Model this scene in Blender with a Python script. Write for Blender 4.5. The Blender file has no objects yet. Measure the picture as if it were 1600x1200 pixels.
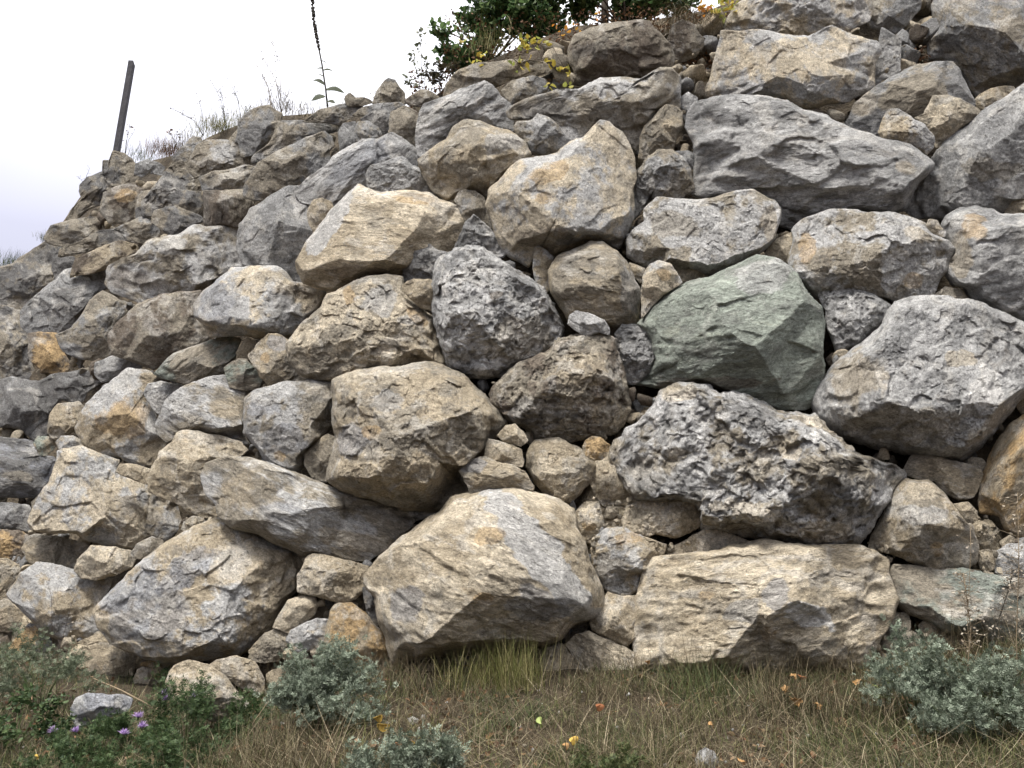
import bpy, math, random
import numpy as np
from mathutils import Vector
from mathutils.geometry import delaunay_2d_cdt
C = bpy.data.collections.new("scene"); bpy.context.scene.collection.children.link(C)
SC = bpy.context.scene
# ---------------------------------------------------------------- camera, sky, sun
F = 1209.0; CAMZ = 1.5; PITCH = math.radians(12.0)
cd = bpy.data.cameras.new("camera"); cam = bpy.data.objects.new("camera", cd); C.objects.link(cam)
cd.sensor_width = 36; cd.lens = 36*F/1600; cd.clip_end = 2000; cd.clip_start = 0.05
cam.location = (0, 0, CAMZ); cam.rotation_euler = (math.radians(90)+PITCH, 0, 0)
SC.camera = cam
SUN_EL, SUN_AZ = math.radians(70), math.radians(222)     # azimuth clockwise from +Y
w = bpy.data.worlds.new("World"); SC.world = w; w.use_nodes = True
nt = w.node_tree; nt.nodes.clear()
out = nt.nodes.new('ShaderNodeOutputWorld'); bg = nt.nodes.new('ShaderNodeBackground')
sky = nt.nodes.new('ShaderNodeTexSky'); sky.sky_type = 'NISHITA'; sky.sun_disc = False
sky.sun_elevation = SUN_EL; sky.sun_rotation = SUN_AZ; sky.dust_density = 3; sky.air_density = 1
tc = nt.nodes.new('ShaderNodeTexCoord'); sx = nt.nodes.new('ShaderNodeSeparateXYZ')
ramp = nt.nodes.new('ShaderNodeValToRGB')                 # overcast: brighter towards the zenith
ramp.color_ramp.elements[0].position = 0.0; ramp.color_ramp.elements[0].color = (.16, .16, .185, 1)
ramp.color_ramp.elements[1].position = 1.0; ramp.color_ramp.elements[1].color = (1.75, 1.75, 1.70, 1)
e = ramp.color_ramp.elements.new(.36); e.color = (.30, .30, .36, 1)
e = ramp.color_ramp.elements.new(.62); e.color = (.74, .74, .77, 1)
cn = nt.nodes.new('ShaderNodeTexNoise'); cn.inputs['Scale'].default_value = 1.6; cn.inputs['Detail'].default_value = 3
cm = nt.nodes.new('ShaderNodeMath'); cm.operation = 'MULTIPLY_ADD'; cm.inputs[1].default_value = .25; cm.inputs[2].default_value = -.125
ca = nt.nodes.new('ShaderNodeMath'); ca.operation = 'ADD'
scl = nt.nodes.new('ShaderNodeVectorMath'); scl.operation = 'SCALE'; scl.inputs['Scale'].default_value = 16.0
mix = nt.nodes.new('ShaderNodeMixRGB'); mix.inputs[0].default_value = .90
L = nt.links.new
L(tc.outputs['Generated'], sx.inputs[0]); L(tc.outputs['Generated'], cn.inputs['Vector'])
L(cn.outputs[0], cm.inputs[0]); L(sx.outputs['Z'], ca.inputs[0]); L(cm.outputs[0], ca.inputs[1])
L(ca.outputs[0], ramp.inputs[0])
# sky dimmed behind the camera, added to cut the frontal fill on the wall
side = nt.nodes.new('ShaderNodeMapRange'); side.inputs[1].default_value = -.7; side.inputs[2].default_value = .25; side.inputs[3].default_value = .75; side.inputs[4].default_value = 1.0
L(sx.outputs['Y'], side.inputs[0]); sm_ = nt.nodes.new('ShaderNodeVectorMath'); sm_.operation = 'SCALE'; L(ramp.outputs[0], sm_.inputs[0]); L(side.outputs[0], sm_.inputs['Scale']); L(sm_.outputs[0], scl.inputs[0])
L(sky.outputs[0], mix.inputs[1]); L(scl.outputs[0], mix.inputs[2]); L(mix.outputs[0], bg.inputs[0])
bg.inputs[1].default_value = .10; L(bg.outputs[0], out.inputs[0])
sd = bpy.data.lights.new("sun", 'SUN'); sd.energy = 3.0; sd.angle = math.radians(14); sd.color = (1, .96, .9)
so = bpy.data.objects.new("sun", sd); C.objects.link(so)
sv = Vector((math.sin(SUN_AZ)*math.cos(SUN_EL), math.cos(SUN_AZ)*math.cos(SUN_EL), math.sin(SUN_EL)))
so.rotation_euler = sv.to_track_quat('Z', 'Y').to_euler(); so.location = sv*20
SC.view_settings.view_transform = 'Standard'; SC.view_settings.look = 'None'
SC.view_settings.exposure = 0.80; SC.view_settings.gamma = 1
# ---------------------------------------------------------------- helpers
R = random.Random(7); RN = np.random.default_rng(7)
def tag(o, label=None, cat=None, group=None, kind=None):
    for k, v in (('label', label), ('category', cat), ('group', group), ('kind', kind)):
        if v: o[k] = v
    return o
def mesh_obj(name, V, faces, mat=None, parent=None, loc=(0, 0, 0), smooth=False, attrs=None, tris=False):
    me = bpy.data.meshes.new(name); V = np.asarray(V, dtype=np.float32)
    if tris is not False:
        T = np.asarray(faces, dtype=np.int32); k = T.shape[1]
        me.vertices.add(len(V)); me.vertices.foreach_set('co', V.ravel())
        me.loops.add(T.size); me.loops.foreach_set('vertex_index', T.ravel())
        me.polygons.add(len(T)); me.polygons.foreach_set('loop_start', np.arange(0, T.size, k, dtype=np.int32))
        me.update(calc_edges=True)
    else:
        me.from_pydata([tuple(map(float, v)) for v in V], [], faces); me.update()
    for nm, (tp, arr) in (attrs or {}).items():
        a = me.attributes.new(nm, tp, 'POINT')
        a.data.foreach_set({'FLOAT': 'value', 'FLOAT_VECTOR': 'vector', 'FLOAT_COLOR': 'color'}[tp], np.asarray(arr, dtype=np.float32).ravel())
    if smooth: me.polygons.foreach_set('use_smooth', np.ones(len(me.polygons), dtype=bool))
    if mat:
        for m in (mat if isinstance(mat, (list, tuple)) else [mat]): me.materials.append(m)
    o = bpy.data.objects.new(name, me); C.objects.link(o); o.location = loc
    if parent: o.parent = parent
    return o
def empty(name, loc):
    o = bpy.data.objects.new(name, None); C.objects.link(o); o.location = loc; o.empty_display_size = .1; return o
cp, sp = math.cos(PITCH), math.sin(PITCH)
def dirs(px, py):
    a = (np.asarray(px, float)-800)/F; b = -(np.asarray(py, float)-600)/F
    return np.stack([a, cp-b*sp, sp+b*cp], -1)             # unnormalised: length 1 along the optical axis
ORG = np.array([0, 0, CAMZ])
LEAN = .36
def softp(v, k=1.2): return np.logaddexp(0, v*k)/k
def Yb(x): return 5.5-.10*np.clip(x, -1, 4)+.74*softp(-1.6-x)
BASEPX = np.array([[-400, 1000], [0, 1010], [150, 1050], [300, 1090], [420, 1085], [600, 1045], [900, 1050], [1350, 1048], [1500, 1010], [1650, 1005], [2000, 1005]], float)
def _zb():
    px = np.linspace(-350, 2000, 120); py = np.interp(px, BASEPX[:, 0], BASEPX[:, 1]); d = dirs(px, py); t = np.full(len(px), 6.)
    for _ in range(80): t = Yb(d[:, 0]*t)/d[:, 1]
    return d[:, 0]*t, CAMZ+d[:, 2]*t
ZX, ZZ = _zb(); _o = np.argsort(ZX); ZX, ZZ = ZX[_o], ZZ[_o]
def zb(x): return np.interp(x, ZX, ZZ)
def wallpt(px, py, off=0.):
    d = dirs(px, py); t = np.full(d.shape[:-1], 6.)
    for _ in range(60):
        x = d[..., 0]*t; z = CAMZ+d[..., 2]*t
        t = (Yb(x)+LEAN*(z-zb(x))+off)/d[..., 1]
    return ORG+d*t[..., None]
def gz(x, y): return zb(x)*np.clip(y/Yb(x), 0, 1)**1.0
def groundpt(px, py):
    d = dirs(px, py); t = np.full(d.shape[:-1], 5.)
    for _ in range(80):
        tn = (gz(d[..., 0]*t, d[..., 1]*t)-CAMZ)/np.minimum(d[..., 2], -.02); t = .5*t+.5*np.clip(tn, .5, 40)
    return ORG+d*t[..., None]
def h32(*a):
    r = np.zeros(np.broadcast(*a).shape, dtype=np.uint32)+np.uint32(374761393)
    for i, v in enumerate(a):
        r = (r ^ (v.astype(np.int64).astype(np.uint32)*np.uint32((2246822519, 3266489917, 668265263, 2654435761)[i]))); r = (r ^ (r >> np.uint32(15)))*np.uint32(2246822519)
    r = (r ^ (r >> np.uint32(13)))*np.uint32(3266489917); return (r ^ (r >> np.uint32(16))).astype(np.float64)/4294967295.0
def vnoise(P):
    i = np.floor(P); f = P-i; u = f*f*f*(f*(f*6-15)+10); r = 0
    for dx in (0, 1):
        for dy in (0, 1):
            for dz in (0, 1):
                wgt = (u[:, 0] if dx else 1-u[:, 0])*(u[:, 1] if dy else 1-u[:, 1])*(u[:, 2] if dz else 1-u[:, 2])
                r = r+wgt*h32(i[:, 0]+dx, i[:, 1]+dy, i[:, 2]+dz)
    return r*2-1
def fbm(P, o=4, g=.5, ridge=False):
    a, s, r = 1., 0., 0.
    for k in range(o):
        n = vnoise(P*2**k+k*17.3); r = r+a*((1-2*np.abs(n)) if ridge else n); s += a; a *= g
    return r/s
def chips(x, y, seed):
    """broken facets: every Voronoi cell is a little tilted plane"""
    ix, iy = np.floor(x), np.floor(y); best = np.full(x.shape, 1e-9); val = np.zeros(x.shape)
    sd = np.zeros_like(ix)+seed
    for dx in (-1, 0, 1):
        for dy in (-1, 0, 1):
            cx, cy = ix+dx, iy+dy
            px = cx+h32(cx, cy, sd); py = cy+h32(cx, cy, sd+1); q = (x-px)**2+(y-py)**2
            v = (x-px)*(h32(cx, cy, sd+2)*2-1)*.8+(y-py)*(h32(cx, cy, sd+3)*2-1)*.8+(h32(cx, cy, sd+4)-.5)*.24
            w_ = np.exp(-42*q); best = best+w_; val = val+w_*v
    return val/best
import bmesh
_ico = {}
def ico(n):
    if n not in _ico:
        b = bmesh.new(); bmesh.ops.create_icosphere(b, subdivisions=n, radius=1)
        V = np.array([v.co[:] for v in b.verts]); T = np.array([[v.index for v in f.verts] for f in b.faces]); b.free()
        V /= np.linalg.norm(V, axis=1)[:, None]; _ico[n] = (V, T)
    return _ico[n]
# ---------------------------------------------------------------- materials
def newmat(name, rough=.9):
    m = bpy.data.materials.new(name); m.use_nodes = True; n = m.node_tree; b = n.nodes['Principled BSDF']
    b.inputs['Roughness'].default_value = rough; b.inputs['Specular IOR Level'].default_value = .25; return m, n, b
def nd(n, t, **k):
    x = n.nodes.new(t)
    for a, v in k.items():
        if a.startswith('i_'): x.inputs[a[2:].replace('_', ' ')].default_value = v
        else: setattr(x, a, v)
    return x
def mrange(n, src, a, b, c, d):
    m = nd(n, 'ShaderNodeMapRange'); n.links.new(src, m.inputs[0])
    for i, v in enumerate((a, b, c, d)): m.inputs[i+1].default_value = v
    return m.outputs[0]
def rock_material():
    m, n, b = newmat('weathered_limestone', .93); K = n.links.new
    col = nd(n, 'ShaderNodeAttribute', attribute_name='Col'); t = nd(n, 'ShaderNodeAttribute', attribute_name='tc')
    pit = nd(n, 'ShaderNodeAttribute', attribute_name='pit')
    def noise(s, d, r=.6, dist=0.):
        x = nd(n, 'ShaderNodeTexNoise'); x.inputs['Scale'].default_value = s; x.inputs['Detail'].default_value = d
        x.inputs['Roughness'].default_value = r; x.inputs['Distortion'].default_value = dist; K(t.outputs['Vector'], x.inputs['Vector']); return x.outputs[0]
    n1 = noise(9, 8, .7, .4); n2 = noise(46, 6, .75); n3 = noise(150, 3, .7); n4 = noise(22, 5, .65, 1.2)
    v1 = mrange(n, n1, .3, .7, .68, 1.30); v2 = mrange(n, n2, .34, .66, .58, 1.38); v3 = mrange(n, n3, .32, .68, .66, 1.32)
    def mul(a, c):
        x = nd(n, 'ShaderNodeMath', operation='MULTIPLY'); K(a, x.inputs[0]); K(c, x.inputs[1]); return x.outputs[0]
    vv = mul(mul(v1, v2), v3)
    s = nd(n, 'ShaderNodeVectorMath', operation='SCALE'); K(col.outputs['Vector'], s.inputs[0]); K(vv, s.inputs['Scale'])
    # dark lichen and mineral specks, more of them on pitted stones
    vo = nd(n, 'ShaderNodeTexVoronoi', distance='EUCLIDEAN'); vo.inputs['Scale'].default_value = 30; vo.inputs['Randomness'].default_value = 1
    wr = nd(n, 'ShaderNodeVectorMath', operation='ADD'); nw = nd(n, 'ShaderNodeTexNoise'); nw.inputs['Scale'].default_value = 40; K(t.outputs['Vector'], nw.inputs['Vector'])
    ws = nd(n, 'ShaderNodeVectorMath', operation='SCALE'); ws.inputs['Scale'].default_value = .035; K(nw.outputs['Color'], ws.inputs[0])
    K(t.outputs['Vector'], wr.inputs[0]); K(ws.outputs[0], wr.inputs[1]); K(wr.outputs[0], vo.inputs['Vector'])
    sp1 = mrange(n, vo.outputs['Distance'], .15, .24, 1, 0); gate = mrange(n, n4, .48, .56, 0, 1)
    pg = mrange(n, pit.outputs['Fac'], 0, 1, .10, .8); dm = mul(mul(sp1, gate), pg)
    mx = nd(n, 'ShaderNodeMixRGB'); K(dm, mx.inputs[0]); K(s.outputs[0], mx.inputs[1]); mx.inputs[2].default_value = (.045, .045, .042, 1)
    # pale crusts
    n5 = noise(17, 7, .75, .8); pm = mrange(n, n5, .60, .66, 0, .55)
    mx2 = nd(n, 'ShaderNodeMixRGB'); K(pm, mx2.inputs[0]); K(mx.outputs[0], mx2.inputs[1]); mx2.inputs[2].default_value = (.50, .48, .44, 1)
    # warm iron tint in blotches
    n6 = noise(5, 6, .7, .6); om = mrange(n, n6, .58, .74, 0, .28)
    mx3 = nd(n, 'ShaderNodeMixRGB', blend_type='MULTIPLY'); K(om, mx3.inputs[0]); K(mx2.outputs[0], mx3.inputs[1]); mx3.inputs[2].default_value = (1.0, .78, .52, 1)
    # hairline cracks
    vc = nd(n, 'ShaderNodeTexVoronoi', feature='DISTANCE_TO_EDGE'); vc.inputs['Scale'].default_value = 5.5; K(wr.outputs[0], vc.inputs['Vector'])
    wr2 = nd(n, 'ShaderNodeVectorMath', operation='ADD'); nw2 = nd(n, 'ShaderNodeTexNoise'); nw2.inputs['Scale'].default_value = 7; nw2.inputs['Detail'].default_value = 6; K(t.outputs['Vector'], nw2.inputs['Vector'])
    ws2 = nd(n, 'ShaderNodeVectorMath', operation='SCALE'); ws2.inputs['Scale'].default_value = .30; K(nw2.outputs['Color'], ws2.inputs[0]); K(t.outputs['Vector'], wr2.inputs[0]); K(ws2.outputs[0], wr2.inputs[1]); K(wr2.outputs[0], vc.inputs['Vector'])
    ck = mrange(n, vc.outputs['Distance'], 0, .015, 1, 0); ckg = mrange(n, n1, .50, .58, 0, .85); cm_ = mul(ck, ckg)
    mx4 = nd(n, 'ShaderNodeMixRGB'); K(cm_, mx4.inputs[0]); K(mx3.outputs[0], mx4.inputs[1]); mx4.inputs[2].default_value = (.07, .06, .05, 1)
    K(mx4.outputs[0], b.inputs['Base Color'])
    def bump(h, st, dist, prev=None):
        x = nd(n, 'ShaderNodeBump'); x.inputs['Strength'].default_value = st; x.inputs['Distance'].default_value = dist; K(h, x.inputs['Height'])
        if prev: K(prev, x.inputs['Normal'])
        return x.outputs[0]
    p = bump(n1, .8, .035); p = bump(n2, 1.0, .03, p); p = bump(n3, 1.0, .010, p)
    inv = nd(n, 'ShaderNodeMath', operation='MULTIPLY'); inv.inputs[1].default_value = -1; K(dm, inv.inputs[0]); p = bump(inv.outputs[0], .9, .02, p)
    inv2 = nd(n, 'ShaderNodeMath', operation='MULTIPLY'); inv2.inputs[1].default_value = -1; K(cm_, inv2.inputs[0]); p = bump(inv2.outputs[0], .8, .015, p)
    K(p, b.inputs['Normal']); return m
ROCK = rock_material()
def ground_material(name, cols, scale=3, bd=.05):
    m, n, b = newmat(name, .95); K = n.links.new; t = nd(n, 'ShaderNodeTexCoord')
    a = nd(n, 'ShaderNodeTexNoise'); a.inputs['Scale'].default_value = scale; a.inputs['Detail'].default_value = 9; a.inputs['Roughness'].default_value = .72; K(t.outputs['Object'], a.inputs['Vector'])
    r = nd(n, 'ShaderNodeValToRGB'); els = r.color_ramp.elements; els[0].position = .32; els[0].color = (*cols[0], 1); els[1].position = .68; els[1].color = (*cols[-1], 1)
    for i, c in enumerate(cols[1:-1]):
        q = els.new(.32+.36*(i+1)/(len(cols)-1)); q.color = (*c, 1)
    K(a.outputs[0], r.inputs[0]); K(r.outputs[0], b.inputs['Base Color'])
    a2 = nd(n, 'ShaderNodeTexNoise'); a2.inputs['Scale'].default_value = scale*9; a2.inputs['Detail'].default_value = 6; K(t.outputs['Object'], a2.inputs['Vector'])
    bm = nd(n, 'ShaderNodeBump'); bm.inputs['Strength'].default_value = 1; bm.inputs['Distance'].default_value = bd; K(a2.outputs[0], bm.inputs['Height']); K(bm.outputs[0], b.inputs['Normal']); return m
DIRT = ground_material('packed_earth', [(.035, .028, .02), (.085, .067, .047), (.19, .155, .105)], 4)
SOIL = ground_material('dark_soil', [(.025, .02, .013), (.06, .045, .03), (.11, .085, .055)], 5)
def leaf_material(name, cols, rough=.6, trans=.25):
    """colour varies from leaf to leaf"""
    m, n, b = newmat(name, rough); K = n.links.new; g = nd(n, 'ShaderNodeNewGeometry'); r = nd(n, 'ShaderNodeValToRGB'); els = r.color_ramp.elements
    els[0].position = 0; els[0].color = (*cols[0], 1); els[1].position = 1; els[1].color = (*cols[-1], 1)
    for i, c in enumerate(cols[1:-1]): q = els.new((i+1)/(len(cols)-1)); q.color = (*c, 1)
    K(g.outputs['Random Per Island'], r.inputs[0]); K(r.outputs[0], b.inputs['Base Color'])
    if trans:
        tr = nd(n, 'ShaderNodeBsdfTranslucent'); K(r.outputs[0], tr.inputs[0]); mx = nd(n, 'ShaderNodeMixShader'); mx.inputs[0].default_value = trans
        K(b.outputs[0], mx.inputs[1]); K(tr.outputs[0], mx.inputs[2]); K(mx.outputs[0], n.nodes['Material Output'].inputs[0])
    return m

def sandy(m):
    """dry sandy fill where the attribute says so"""
    n = m.node_tree; b = n.nodes['Principled BSDF']; src = b.inputs['Base Color'].links[0].from_socket
    a = nd(n, 'ShaderNodeAttribute', attribute_name='sand'); t = nd(n, 'ShaderNodeTexCoord'); q = nd(n, 'ShaderNodeTexNoise'); q.inputs['Scale'].default_value = 30; q.inputs['Detail'].default_value = 8; n.links.new(t.outputs['Object'], q.inputs['Vector'])
    r = nd(n, 'ShaderNodeValToRGB'); r.color_ramp.elements[0].position = .3; r.color_ramp.elements[0].color = (.26, .21, .14, 1); r.color_ramp.elements[1].position = .7; r.color_ramp.elements[1].color = (.52, .45, .33, 1); n.links.new(q.outputs[0], r.inputs[0])
    x = nd(n, 'ShaderNodeMixRGB'); n.links.new(a.outputs['Fac'], x.inputs[0]); n.links.new(src, x.inputs[1]); n.links.new(r.outputs[0], x.inputs[2]); n.links.new(x.outputs[0], b.inputs['Base Color'])
sandy(DIRT)
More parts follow.
